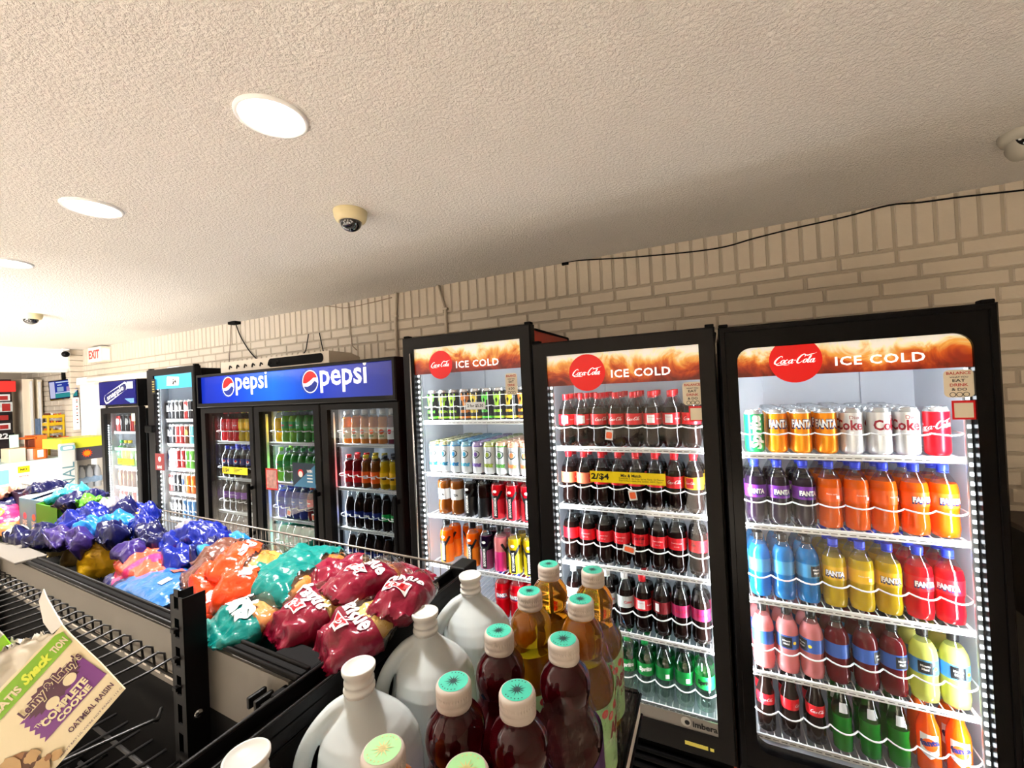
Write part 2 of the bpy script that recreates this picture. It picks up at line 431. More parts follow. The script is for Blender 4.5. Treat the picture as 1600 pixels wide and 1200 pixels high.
o.tube([tuple(PY(x, y, WY-.012)) for x, y in ((545, 474), (550, 540), (557, 547))], .003, pm('tan_wire', (150, 130, 108), .6))
tag(o.build('wall_wire'), 'thin tan wire pinned along the soldier bricks left of the pipe', 'wire')
# white housing lying on top of the wide cooler
hs = thing('lamp_housing', 'long pale curved plastic lamp housing lying on top of blue-sign cooler', 'lamp housing')
o = MB(); pr = [(0, 0), (.30, 0), (.30, .035), (.24, .07), (.12, .088), (0, .09)]
def extr(mb, pr, x0, x1, y, z, mat):
    k = len(pr); vs = [(x0, y+a, z+b) for a, b in pr]+[(x1, y+a, z+b) for a, b in pr]
    mb.add(vs, [(i, (i+1) % k, k+(i+1) % k, k+i) for i in range(k)]+[tuple(range(k))[::-1], tuple(range(k, 2*k))], mat)
extr(o, [(.02, 0), (.28, 0), (.28, .055), (.2, .082), (.02, .086)], -3.36, -2.20, 1.88, 1.99, pm('aged_plastic', (214, 202, 184), .4)); o.build('housing', hs)
o = MB(); o.flat(poly2(rrect2(-2.80, 2.005, -2.25, 2.066, .028)), BLACKM, lambda x, z: (x, 1.8985, z)); o.build('opening', hs)
o = MB()
for i in range(7): MB().tube(catmull([(-3.25+i*.09, 1.897, 2.02), (-3.235+i*.09, 1.893, 2.045), (-3.22+i*.09, 1.897, 2.03)], 3), .004, DGREY).build('clip', hs)
# exit sign
ex = thing('exit_sign', 'white EXIT sign with red letters on brick near left corner', 'sign')
x0, x1 = -6.62, -6.30
MB().bbox((x0, 2.27, 2.31), (x1, WY-.003, 2.485), pm('exit_case', (236, 226, 206), .4), .006).build('case', ex)
o = MB().box((x1, 2.285, 2.33), (x1+.004, 2.35, 2.46), WHITE); o.flat(T('EXIT', .26, bold=.03, h=.10), RED, lambda x, z: (-6.46+x, 2.268, 2.40+z)); o.build('lettering', ex)
# recessed lights along the shop
LENS = emis('light_lens', (255, 244, 226), 14)
def downlight(x, y, label, pw=11):
    t = thing('ceiling_light', label, 'ceiling light', (x, y, CEIL), 0, 'round recessed ceiling lights')
    MB().lathe([(0, .086), (-.006, .084), (-.008, .078), (-.003, .074)], WHITEP, 32, cap=(False, False)).build('trim_ring', t)
    MB().lathe([(-.004, .0), (-.004, .075)], LENS, 32, cap=(False, False)).build('lens', t)
    a = area('lamp', (x, y, CEIL-.012), (x, y, 0), .15, .15, pw, WARM, 'DISK', spread=radians(95)); a.parent = t; a.location = (0, 0, -.012)
downlight(-.985, .705, 'largest and nearest of the round recessed ceiling lights')
downlight(-1.99, .71, 'middle of the three round recessed ceiling lights in view')
downlight(-3.05, .77, 'farthest round recessed ceiling light, cut by left photo edge')
for x, y in ((-5.2, .7), (-.2, -2.2), (-1.6, -2.2), (-3.0, -2.2), (-4.4, -2.2), (-1, -3.6), (-3.4, -3.6)):  # unseen extra lights, added so their floor bounce lifts the ceiling
    downlight(x, y, 'added round recessed light, out of view further along the shop ceiling', 60)
# dome cameras
CREAM = pm('camera_cream', (214, 200, 156), .4)
def dome(loc, label, lens_dir, mat=CREAM):
    t = thing('security_camera', label, 'camera', loc, 0, 'dome security cameras')
    MB().lathe([(0, .064), (-.02, .062), (-.036, .056), (-.042, .046)], mat, 28, cap=(False, True)).build('base', t)
    k = [(-.040-.038*sin(i*pi/16), .042*cos(i*pi/16)) for i in range(9)]
    MB().lathe(k, pm('smoked_dome', (24, 24, 26), .05, coat=1), 24, cap=(False, False)).build('dome', t)
    v = Vector(lens_dir).normalized()
    o = MB(); 
    for i in range(7):
        a = 2*pi*i/7; q = Vector((0, 0, -.04))+(v+Vector((cos(a), sin(a), 0))*.35).normalized()*.043
        o.bbox(tuple(q-Vector((.003,)*3)), tuple(q+Vector((.003,)*3)), CHROME, .001)
    o.build('lens', t)
dome((-1.253, 1.213, CEIL), 'cream dome security camera on ceiling above wide blue-sign cooler', (.6, -1, -.4))
dome((-4.571, 1.259, CEIL), 'small dark cream dome camera on ceiling near far left lights', (.8, -.6, -.4))
t = thing('security_camera', 'grey turret security camera on ceiling at right photo edge', 'camera', (.915, 1.875, CEIL), 0, 'dome security cameras')
GC = pm('camera_grey', (170, 164, 150), .4)
MB().lathe([(0, .055), (-.012, .055), (-.03, .048), (-.034, .03)], GC, 28, cap=(False, True)).build('base', t)
o = MB(); M = Matrix.Translation((0, -.0, -.045))@Matrix.Rotation(radians(70), 4, 'X')
def xf(mb, M): mb.v = [tuple(M@Vector(v)) for v in mb.v]; return mb
o.lathe([(-.04, .0), (-.04, .02), (-.02, .036), (.01, .042), (.035, .038), (.037, .034)], GC, 24, cap=(False, False)); xf(o, M).build('eyeball', t)
o = MB(); o.lathe([(.034, 0), (.035, .035)], BLACKG, 24, cap=(False, False)); 
for i in range(8): a = 2*pi*i/8; o.bbox((.024*cos(a)-.003, .024*sin(a)-.003, .034), (.024*cos(a)+.003, .024*sin(a)+.003, .038), WHITE, .001)
o.lathe([(.035, .012), (.042, .010), (.043, 0)], BLACKG, 16, cap=(False, False)); xf(o, M).build('lens', t)
t = thing('bullet_camera', 'small white bullet camera in the far corner beside EXIT sign', 'camera', (-7.0, 2.20, CEIL-.0))
o = MB(); o.bbox((-.03, -.03, -.02), (.03, .03, 0), WHITEP, .004); o.tube([(0, 0, -.01), (0, 0, -.06)], .01, WHITEP, 8); o.build('bracket', t)
o = MB(); o.tube([(-.09, .02, -.05), (.07, -.02, -.07)], .04, WHITEP, 16); o.build('housing', t)
o = MB(); o.tube([(.07, -.02, -.07), (.075, -.0215, -.071)], .036, BLACKG, 16); o.build('lens', t)

# ================================================================== COOLERS
def ring_solid(mb, o, i, r, y0, y1, mat, ch=.006, n=6):
    ip = rrect2(i[0], i[1], i[2], i[3], max(r, .0005), n)
    cor = [(o[2], o[1]), (o[2], o[3]), (o[0], o[3]), (o[0], o[1])]; cin = [(o[2]-ch, o[1]+ch), (o[2]-ch, o[3]-ch), (o[0]+ch, o[3]-ch), (o[0]+ch, o[1]+ch)]
    k = len(ip); vs = []; fs = []
    for q, (x, z) in enumerate(ip):
        c = q//(n+1); vs += [(x, y1, z), (x, y0+.001, z), (x, y0, z), (cin[c][0], y0, cin[c][1]), (cor[c][0], y0+ch, cor[c][1]), (cor[c][0], y1, cor[c][1])]
    for q in range(k):
        j = (q+1) % k
        for s_ in range(5): fs.append((q*6+s_, j*6+s_, j*6+s_+1, q*6+s_+1))
    mb.add(vs, fs, mat)
def cola_sign(name, zlo, zhi, glow):
    m, nt, out = nodes(name); p = N(nt, 'ShaderNodeBsdfPrincipled'); p.inputs['Roughness'].default_value = .3
    tc = N(nt, 'ShaderNodeTexCoord'); sx = N(nt, 'ShaderNodeSeparateXYZ'); L(nt, tc, 'Object', sx, 0)
    mr = N(nt, 'ShaderNodeMapRange'); mr.inputs[1].default_value = zlo; mr.inputs[2].default_value = zhi; L(nt, sx, 'Z', mr, 0)
    nz = N(nt, 'ShaderNodeTexNoise'); nz.inputs['Scale'].default_value = 9; nz.inputs['Detail'].default_value = 4; nz.inputs['Roughness'].default_value = .62; nz.inputs['Distortion'].default_value = 1.4
    L(nt, tc, 'Object', nz, 'Vector')
    vo = N(nt, 'ShaderNodeTexVoronoi'); vo.inputs['Scale'].default_value = 14; L(nt, tc, 'Object', vo, 'Vector')
    a = N(nt, 'ShaderNodeMath', operation='MULTIPLY_ADD'); a.inputs[1].default_value = 1.3; a.inputs[2].default_value = -.78; L(nt, nz, 0, a, 0)
    b = N(nt, 'ShaderNodeMath', operation='ADD'); L(nt, a, 0, b, 0); nt.links.new(mr.outputs[0], b.inputs[1])
    d = N(nt, 'ShaderNodeMath', operation='MULTIPLY_ADD'); d.inputs[1].default_value = .35; nt.links.new(vo.outputs['Distance'], d.inputs[0]); L(nt, b, 0, d, 2)
    r = N(nt, 'ShaderNodeValToRGB'); e = r.color_ramp.elements
    for pos, c in ((0, (96, 22, 8)), (.25, (150, 40, 14)), (.48, (206, 92, 26)), (.68, (236, 176, 84)), (.86, (250, 236, 196)), (1.0, (255, 252, 240))):
        if pos in (0, 1.0): el = e[0] if pos == 0 else e[-1]
        else: el = e.new(pos)
        el.color = lin(c)
    L(nt, d, 0, r, 0); L(nt, r, 0, p, 'Base Color'); L(nt, r, 0, p, 'Emission Color'); p.inputs['Emission Strength'].default_value = glow
    L(nt, p, 0, out, 0); return m
REDG = pm('sign_red_lit', (214, 8, 12), .3, emit=.3)
WHG = pm('sign_white_lit', (255, 255, 255), .3, emit=.45)
LEDM = emis('led_dots', (245, 250, 255), 9)
LEDC = (0.93, 0.97, 1.0)
STICK = pm('sticker_cream', (226, 214, 190), .4)
def wire_shelf(parent, x0, x1, yf, yb, z, mat, lip=.018, guard=None, pitch=.0255, gname='wire_guard', band=None):
    o = MB(); o.bbox((x0, yf, z-lip), (x1, yf+.004, z), mat, .0015)
    o.tube([(x0, yf-.002, z+.002), (x1, yf-.002, z+.002)], .003, mat)
    o.tube([(x0, yb, z-.006), (x1, yb, z-.006)], .003, mat); o.tube([(x0+.003, yf, z-.006), (x0+.003, yb, z-.006)], .003, mat); o.tube([(x1-.003, yf, z-.006), (x1-.003, yb, z-.006)], .003, mat)
    n = int((x1-x0)/pitch)
    for i in range(n+1):
        x = x0+(x1-x0)*(i+.5)/(n+1); o.box((x-.0014, yf, z-.0035), (x+.0014, yb, z-.0005), mat)
    for k in range(24):      # slot pattern of the ticket rail
        x = x0+(x1-x0)*(k+.5)/24; o.box((x-.009, yf-.0008, z-.011), (x+.009, yf+.001, z-.009), BLACKP)
    s = o.build('shelf', parent)
    if guard:
        gz, n, bulge = guard; g = MB(); pts = []
        w = (x1-x0)/n
        for i in range(n):
            for q in range(7):
                t = q/6; pts.append((x0+w*(i+t), yf+.014-bulge*1.2*sin(pi*t)**.8, z+gz-.004*sin(pi*t)))
        g.tube([(x0, yf+.10, z+gz)]+pts+[(x1, yf+.10, z+gz)], .0028, mat, 5)
        g.tube([(x0, yf+.10, z+gz), (x0, yf+.10, z)], .0025, mat); g.tube([(x1, yf+.10, z+gz), (x1, yf+.10, z)], .0025, mat)
        g.build(gname, s)
    return s
def cooler(name, label, x0, x1, yf, zt, g, shelves, yshelf, rad=.0005, yb=2.24, fm=DGREY, cm=BLACK, lm=LINER, glass=GLASS, power=14, leds='lr', cols=8, ledn=46, grille=True, depth=.42, frame_bottom=.36, edge='l', inner=None, side=None):
    t = thing(name, label, 'cooler'); gx0, gz0, gx1, gz1 = g; W_ = .028
    o = MB(); yc = yf+.055
    o.box((x0, yc, .06), (x0+W_, yb, zt-.02), side or cm); o.box((x1-W_, yc, .06), (x1, yb, zt-.02), side or cm); o.box((x0+W_, yc, zt-.05), (x1-W_, yb, zt-.021), cm)
    o.box((x0+W_, yb-.03, .06), (x1-W_, yb, zt-.021), cm); o.box((x0+.001, yc+.001, 0), (x1-.001, yb, gz0-.08), cm)
    if side:
        for xx in (x0, x1):
            o.tube([(xx, yc, zt-.02), (xx, yb, zt-.02)], .006, BLACKM, 6); o.tube([(xx, yb, zt-.02), (xx, yb, .1)], .006, BLACKM, 6)
    o.build('cabinet', t)
    ix0, ix1, iz0, iz1 = (inner or (x0+W_+.002, x1-W_-.002, gz0-.03, gz1+.03)); e = .004; yi = yc+.004; ye = min(yb-.034, yshelf+depth+.02)
    o = MB(); o.box((ix0-e, yi, iz0), (ix0, ye, iz1), lm); o.box((ix1, yi, iz0), (ix1+e, ye, iz1), lm); o.box((ix0, ye, iz0), (ix1, ye+e, iz1), lm)
    o.box((ix0, yi, iz1), (ix1, ye, iz1+e), lm); o.box((ix0, yi, iz0-e), (ix1, ye, iz0), lm)
    for xx in (ix0+.16, ix1-.16): o.box((xx-.012, ye-.012, iz0), (xx+.012, ye, iz1), lm)
    for xx in (ix0, ix1): o.box((xx-.001, yshelf+.05, iz0), (xx+.006 if xx == ix0 else xx-.006, yshelf+.068, iz1), lm)
    o.build('liner', t)
    d = MB(); ring_solid(d, (x0, frame_bottom, x1, zt), (gx0, gz0, gx1, gz1), rad, yf, yf+.05, fm)
    for xx in (x0, x1-.035): d.bbox((xx+.002, yf+.012, zt), (xx+.033, yf+.045, zt+.012), BLACKM, .003)
    dd = d.build('door', t)
    MB().box((gx0-.006, yf+.012, gz0-.006), (gx1+.006, yf+.016, gz1+.006), glass).build('glass', dd)
    if grille:
        o = MB(); o.box((x0+.01, yf+.04, .06), (x1-.01, yf+.05, frame_bottom-.012), BLACKM)
        for i in range(7): o.bbox((x0+.02, yf+.015, .085+i*.036), (x1-.02, yf+.042, .10+i*.036), BLACKM, .003)
        o.build('grille', t)
    for sd in leds:
        vis = sd in edge; xs = (gx0+.008 if vis else gx0-.012) if sd == 'l' else (gx1-.008 if vis else gx1+.012); yl = yf+.026 if vis else yf+.056; o = MB()
        o.bbox((xs-.007, yl+.004, gz0+.01), (xs+.007, yl+.018, gz1-.11), pm('led_channel', (120, 124, 126), .4), .003); ls = o.build('led_strip', t)
        o = MB(); sg = 1 if sd == 'l' else -1
        for i in range(ledn):
            zz = gz0+.03+(gz1-.14-gz0)*i/(ledn-1); o.box((xs-.0035, yl, zz-.005), (xs+.0035, yl+.004, zz+.005), LEDM)
        o.build('led_dots', ls)
        if power: area('lamp', (xs+sg*.009, yl+.012, (gz0+gz1)/2), ((ix0+ix1)/2+sg*.1, ye, (gz0+gz1)/2), gz1-gz0-.15, .02, power, LEDC, parent=t).rotation_euler = Matrix(((0, 0, 0),)*3).to_euler() if False else _led_rot(sg)
    for sp in shelves:
        z, gd = sp; wire_shelf(t, gx0+.0, gx1-.0, yshelf, yshelf+depth, z, WIREW if lm is not GREYL else pm('grey_wire', (214, 216, 216), .35), guard=gd)
    return t, dd
def _led_rot(sg):
    # long side vertical, facing inwards and backwards into the cabinet
    zc = Vector((-sg*.75, -.66, 0)).normalized(); xc = Vector((0, 0, 1)); yc = zc.cross(xc)
    return Matrix((xc, yc, zc)).transposed().to_euler()
def header(t, dd, gx0, gx1, zb, zt, y, cx, cr, mat, ice, rad=0.0, cz=None):
    o = MB()
    if rad:
        p = [q for q in rrect2(gx0, zb-.2, gx1, zt, rad, 8) if q[1] > zb]; p = [(gx0, zb)]+[(x, z) for x, z in p if False]
        top = rrect2(gx0, zb-1, gx1, zt, rad, 8); p = [q for q in top if q[1] > zb]; p = p+[(gx0, zb), (gx1, zb)]
        o.add([(x, y, z) for x, z in p], [tuple(range(len(p)))], mat)
    else: o.box((gx0, y, zb), (gx1, y+.002, zt), mat)
    o.build('header_sign', dd)
    o = MB(); o.flat(disc2(cx, cz or (zb+.05), cr), REDG, lambda x, z: (x, y-.0015, z)); o.flat(script(cr*1.62, cx, cz or (zb+.05)), WHG, lambda x, z: (x, y-.003, z)); o.build('red_roundel', dd)
    x0, x1, zc, h = ice
    MB().flat(T('ICE COLD', x1-x0, (x0+x1)/2, zc, h=h, bold=.022, spacing=1.12), WHG, lambda x, z: (x, y-.003, z)).build('lettering', dd)
def balance(dd, x0, x1, z0, z1, y):
    cx = (x0+x1)/2; w = x1-x0; o = MB(); o.flat(poly2(rrect2(x0, z0, x1, z1, w*.2)), STICK, lambda x, z: (x, y, z))
    h = z1-z0; yy = z1-h*.12; R2 = pm('sticker_red', (186, 40, 34), .4)
    for s_, ww, m_, st in (('BALANCE', .8, R2, .15), ('WHAT YOU', .6, BLACKP, .12), ('EAT', .42, BLACKP, .16), ('DRINK', .6, R2, .16), ('& DO', .5, BLACKP, .15)):
        o.flat(T(s_, w*ww, cx, yy, h=h*.105 if s_ != 'WHAT YOU' else h*.06, bold=.02), m_, lambda x, z: (x, y-.0006, z)); yy -= h*st
    for i in range(3): o.flat(ring2(cx+(i-1)*w*.22, z0+h*.1, w*.11, w*.11, w*.025, 16), BLACKP, lambda x, z: (x, y-.0006, z))
    o.build('round_corner_sticker', dd)
def tagprint(dd, x0, x1, z0, z1, y, big='2/$4', sub=True, nm='price_sticker'):
    o = MB(); o.box((x0, y, z0), (x1, y+.0005, z1), YELLOW); w = x1-x0; h = z1-z0
    o.flat(T(big, w*.25, x0+w*.14, (z0+z1)/2, h=h*.62, bold=.03), BLACKP, lambda x, z: (x, y-.0006, z))
    if sub:
        o.flat(T('Mix & Match', w*.27, x0+w*.56, z1-h*.3, bold=.03), BLACKP, lambda x, z: (x, y-.0006, z))
        o.flat(T('Powerade, Coca-Cola, Sprite, Fanta, Dr Pepper', w*.58, x0+w*.69, z1-h*.56), BLACKP, lambda x, z: (x, y-.0006, z))
        o.flat(T('Diet Coke, Canada Dry, Sunkist, A&W, Squirt', w*.56, x0+w*.68, z1-h*.76), BLACKP, lambda x, z: (x, y-.0006, z))
    else:
        for i in range(3): o.box((x0+w*.45, y-.0006, z1-h*(.3+.2*i)), (x0+w*(.8-.1*i), y, z1-h*(.22+.2*i)), BLACKP)
    return o.build(nm, dd)
YF = 1.70; YS = 1.765
GB = (.088, 8, .022)
# --- F: the rightmost cooler, gloss black door with rounded window
cF, dF = cooler('beverage_cooler', 'rightmost glass door cooler with rounded window of rainbow coloured sodas', .030, .762, YF, 1.964, (.087, .445, .703, 1.882),
    [(1.497, (.075, 8, .02)), (1.236, GB), (.962, GB), (.696, GB), (.42+.045, GB)], YS, rad=.045, fm=BLACKG, power=7, leds='lr', edge='r')
header(cF, dF, .087, .703, 1.779, 1.882, YF+.010, .262, .077, cola_sign('sign_art', 1.779, 1.882, .22), (.372, .597, 1.818, .030), rad=.045, cz=1.830)
balance(dF, .636, .704, 1.689, 1.772, YF+.009)
o = MB(); o.box((.651, YF+.008, 1.622), (.703, YF+.0085, 1.679), RED); o.box((.656, YF+.007, 1.628), (.698, YF+.0078, 1.672), STICK); o.build('red_square_sticker', dF)
o = MB(); ring_solid(o, (.050, .38, .742, 1.945), (.052, .382, .740, 1.943), .001, YF-.0035, YF+.001, BLACKM, ch=.001); o.build('door_bead', dF)
# --- E: the cola cooler
cE, dE = cooler('beverage_cooler', 'second cooler from the right, square window filled with red-label colas', -.711, .019, YF, 1.971, (-.645, .452, -.038, 1.911),
    [(1.508, GB), (1.251, GB), (1.003, GB), (.735, GB), (.47, GB)], YS, side=REDCAB, power=7)
header(cE, dE, -.645, -.038, 1.779, 1.911, YF+.010, -.469, .077, cola_sign('sign_art_2', 1.779, 1.911, .2), (-.368, -.140, 1.819, .033), cz=1.830)
balance(dE, -.101, -.032, 1.684, 1.771, YF+.009)
o = MB(); o.box((-.082, YF+.008, 1.622), (-.030, YF+.0085, 1.680), RED); o.box((-.077, YF+.007, 1.628), (-.035, YF+.0078, 1.672), STICK); o.build('red_square_sticker', dE)
tagprint(dE, -.476, -.178, 1.373, 1.419, YF+.008)
o = MB(); o.box((-.645, YF+.004, .452), (-.038, YF+.009, .500), pm('brushed_strip', (150, 146, 140), .35, metal=.6)); o.flat(T('imbera', .085, -.082, .476, bold=.03), BLACKP, lambda x, z: (x, YF+.003, z))
o.flat(disc2(-.148, .478, .018), pm('badge_silver', (190, 186, 178), .3), lambda x, z: (x, YF+.003, z)); o.flat(disc2(-.144, .476, .009), BLACKP, lambda x, z: (x, YF+.0025, z)); o.build('maker_badge', dE)
o = MB(); o.box((-.155, YF-.002, .395), (-.075, YF, .408), pm('yellow_notice', (230, 214, 96), .5)); o.box((-.068, YF-.002, .396), (-.055, YF, .406), pm('yellow_notice', (230, 214, 96), .5)); o.build('yellow_sticker', dE)
# --- D: the energy drink cooler
cD, dD = cooler('beverage_cooler', 'third cooler from the right with energy drink cans, red metal side', -1.436, -.714, YF, 2.062, (-1.368, .62, -.768, 2.001),
    [(1.628, (.075, 9, .016)), (1.360, None), (1.145, None), (.890, None), (.66, None)], YS, side=REDCAB, power=7)
header(cD, dD, -1.368, -.768, 1.870, 2.001, YF+.010, -1.207, .070, cola_sign('sign_art_3', 1.870, 2.001, .2), (-1.115, -.881, 1.906, .034), cz=1.912)
balance(dD, -.852, -.792, 1.750, 1.848, YF+.009)
o = MB(); o.tube([(-1.382, YF-.006, .66), (-1.382, YF-.006, 1.98)], .005, CHROME, 8); o.build('handle_rail', dD)
# --- C: wide three-door cooler with the blue sign
YC = 1.80
cC = thing('beverage_cooler', 'wide black three-door cooler under a long blue lit sign', 'cooler')
X0, X1, ZT = -3.466, -1.560, 1.985
o = MB(); o.box((X0, YC+.05, .06), (X0+.04, 2.26, ZT-.01), BLACK); o.box((X1-.04, YC+.05, .06), (X1, 2.26, ZT-.01), BLACK); o.box((X0, YC+.05, 1.74), (X1, 2.26, ZT-.01), BLACK)
o.box((X0, 2.23, .06), (X1, 2.26, ZT), BLACK); o.box((X0, YC+.05, .0), (X1, 2.26, .5), BLACK)
for xx in (-2.838, -2.187): o.box((xx-.035, YC+.05, .4), (xx+.035, YC+.11, 1.75), BLACKM)
ring_solid(o, (X0, 1.742, X1, ZT), (X0+.022, 1.772, X1-.022, ZT-.018), .006, YC-.02, YC+.06, DGREY)
o.build('cabinet', cC)
def pepsi_sign():
    m, nt, out = nodes('blue_sign'); p = N(nt, 'ShaderNodeBsdfPrincipled'); p.inputs['Roughness'].default_value = .12
    tc = N(nt, 'ShaderNodeTexCoord'); sx = N(nt, 'ShaderNodeSeparateXYZ'); L(nt, tc, 'Object', sx, 0)
    a = N(nt, 'ShaderNodeMath', operation='ADD'); a.inputs[1].default_value = 2.62; L(nt, sx, 0, a, 0)
    b = N(nt, 'ShaderNodeMath', operation='ABSOLUTE'); L(nt, a, 0, b, 0)
    r = N(nt, 'ShaderNodeValToRGB'); e = r.color_ramp.elements; e[0].color = lin((34, 110, 236)); e[1].color = lin((18, 28, 120)); e.new(.45).color = lin((20, 54, 190)); L(nt, b, 0, r, 0)
    L(nt, r, 0, p, 'Base Color'); L(nt, r, 0, p, 'Emission Color'); p.inputs['Emission Strength'].default_value = .5; L(nt, p, 0, out, 0); return m
sg = MB().box((X0+.018, YC+.005, 1.768), (X1-.018, YC+.012, ZT-.014), pepsi_sign()).build('sign_panel', cC)
BLUEG = pm('globe_blue', (10, 40, 140), .3, emit=.4)
def globe(cx, cz, r, w):
    o = MB(); y = YC+.003
    pts = []
    for i in range(72): a = 2*pi*i/72; rr = r*(1.17+.05*(1 if (i//2) % 2 else -1)); pts.append((cx-r*.12+rr*cos(a), cz-.0+rr*sin(a)))
    o.flat(poly2(pts), pm('cap_edge', (16, 60, 170), .3, emit=.5), lambda x, z: (x, y+.0005, z))
    o.flat(disc2(cx, cz, r*1.06), WHG, lambda x, z: (x, y-.0005, z))
    top = [(cx+r*.96*cos(radians(a)), cz+r*.96*sin(radians(a))) for a in range(20, 196, 8)]+[(cx-r*.6, cz-.16*r), (cx-.1*r, cz+.02*r), (cx+.45*r, cz+.34*r)]
    o.flat(poly2(top), REDG, lambda x, z: (x, y-.0012, z))
    bot = [(cx+r*.96*cos(radians(a)), cz+r*.96*sin(radians(a))) for a in range(206, 352, 8)]+[(cx+.6*r, cz+.06*r), (cx+.1*r, cz-.3*r), (cx-.4*r, cz-.46*r)]
    o.flat(poly2(bot), BLUEG, lambda x, z: (x, y-.0012, z)); o.build('globe_emblem', cC)
    MB().flat(T('pepsi', w, cx+r*1.3+w/2, cz+.012, bold=.018), WHG, lambda x, z: (x, y-.001, z)).build('lettering', cC)
globe(-3.108, 1.886, .066, .345); globe(-2.262, 1.880, .068, .385)
DSH = [(1.481, (.08, 7, .02)), (1.210, (.08, 7, .02)), (.961, (.08, 7, .02)), (.720, (.08, 7, .02)), (.51, None)]
for k, (a, b) in enumerate(((-3.462, -2.842), (-2.834, -2.190), (-2.184, -1.562))):
    g0, g1 = ((-3.405, -2.886), (-2.776, -2.246), (-2.124, -1.606))[k]
    d = MB(); ring_solid(d, (a, .40, b, 1.740), (g0, .52, g1, 1.700), .002, YC, YC+.045, DGREY)
    dd = d.build('door', cC)
    MB().box((g0-.004, YC+.014, .516), (g1+.004, YC+.018, 1.704), GLASSD).build('glass', dd)
    hx = b-.028
    o = MB(); o.bbox((hx-.012, YC-.04, .84), (hx+.012, YC-.022, 1.215), BLACKM, .006); o.bbox((hx-.01, YC-.024, .86), (hx+.01, YC, .885), BLACKM); o.bbox((hx-.01, YC-.024, 1.17), (hx+.01, YC, 1.195), BLACKM); o.build('handle', dd)
    if k == 0: tagprint(dd, -3.232, -2.942, 1.260, 1.310, YC+.011, sub=False)
    if k == 1:
        o = MB(); o.box((-2.744, YC+.010, 1.175), (-2.622, YC+.011, 1.318), RED); o.box((-2.734, YC+.009, 1.186), (-2.632, YC+.0095, 1.308), pm('photo_pink', (214, 150, 140), .5, var=(40, .7))); o.build('small_poster', dd)
        o = MB(); o.box((-2.47, YC+.010, 1.212), (-2.262, YC+.011, 1.365), pm('sticker_slate', (34, 52, 70), .4)); o.flat(poly2([(-2.47, 1.212), (-2.262, 1.212), (-2.262, 1.355)]), pm('sticker_blue', (66, 128, 168), .4), lambda x, z: (x, YC+.0094, z))
        o.flat(disc2(-2.395, 1.30, .026), RED, lambda x, z: (x, YC+.009, z)); o.flat(disc2(-2.395, 1.294, .02), WHITE, lambda x, z: (x, YC+.0086, z)); o.flat(T('WIN', .05, -2.31, 1.315, bold=.04), WHITE, lambda x, z: (x, YC+.008, z))
        for i in range(3): o.box((-2.335, YC+.008, 1.285-i*.02), (-2.285, YC+.0085, 1.293-i*.02), WHITE)
        o.build('promotion_sticker', dd)
    l = MB(); e = .003; yi, ye = YC+.06, 2.225
    for xx in (a+.012, b-.012): l.box((xx-.002, yi, .5), (xx+.002, ye, 1.738), GREYL)
    l.box((a+.01, ye, .5), (b-.01, ye+e, 1.738), GREYL); l.box((a+.01, yi, .496), (b-.01, ye, .5), GREYL); l.box((a+.01, yi, 1.736), (b-.01, ye, 1.74), GREYL); l.build('liner', cC)
    ls = MB().bbox((a+.02, yi+.0, .56), (a+.036, yi+.02, 1.68), WHITEP, .003).build('led_strip', cC)
    o = MB()
    for i in range(16): zz = .6+i*.068; o.box((a+.022, yi-.003, zz), (a+.033, yi, zz+.02), LEDM)
    o.build('led_dots', ls)
    lp = area('lamp', (a+.045, yi+.03, 1.12), (0, 0, 0), 1.1, .02, 6, LEDC, parent=cC); lp.rotation_euler = _led_rot(1)
    for z, gd in DSH: wire_shelf(cC, a+.04, b-.04, 1.88, 2.20, z, pm('grey_wire', (214, 216, 216), .35), guard=gd)
# --- B: narrow bright cooler full of cans
cB, dB = cooler('beverage_cooler', 'tall narrow bright white cooler of cans, left of the blue-sign cooler', -4.215, -3.530, YC, 2.068, (-4.115, .70, -3.560, 2.018),
    [(1.652, (.075, 8, .012)), (1.450, (.07, 8, .012)), (1.250, (.07, 8, .012)), (1.048, (.07, 8, .012)), (.842, (.07, 8, .012))], 1.885, fm=DGREY, power=9, ledn=34, depth=.3)
o = MB(); WBLU = pm('cyan_art', (60, 170, 220), .4, emit=.5, var=(16, .5)); o.box((-4.11, YC+.010, 1.905), (-3.562, YC+.011, 2.014), WBLU)
o.flat(T('$4', .06, -3.82, 1.955, bold=.03), BLACKP, lambda x, z: (x, YC+.009, z)); o.flat(poly2([(-3.93, 1.93), (-3.76, 1.925), (-3.75, 1.99), (-3.92, 2.0)]), WHG, lambda x, z: (x, YC+.0095, z)); o.build('header_sign', dB)
o = MB(); o.box((-4.12, YC-.003, 1.25), (-3.995+.01, YC-.001, 1.385), pm('sticker_maroon', (130, 26, 28), .4)); o.flat(disc2(-4.05, 1.34, .02), WHITE, lambda x, z: (x, YC-.004, z)); o.flat(T('SAVE', .07, -4.055, 1.275, bold=.03), WHITE, lambda x, z: (x, YC-.004, z)); o.build('red_sticker', dB)
o = MB(); o.box((-4.135, YC-.003, 1.87), (-4.075, YC-.001, 1.99), BLACKP)
for i in range(5): o.box((-4.12, YC-.004, 1.885+i*.02), (-4.09, YC-.003, 1.892+i*.02), pm('gold_print', (190, 170, 90), .4))
o.build('black_sticker', dB)
for zz in (1.585, .93): MB().bbox((-4.2, YC-.035, zz-.03), (-4.09, YC+.0, zz+.03), BLACKM, .01).build('hinge_cover', dB)
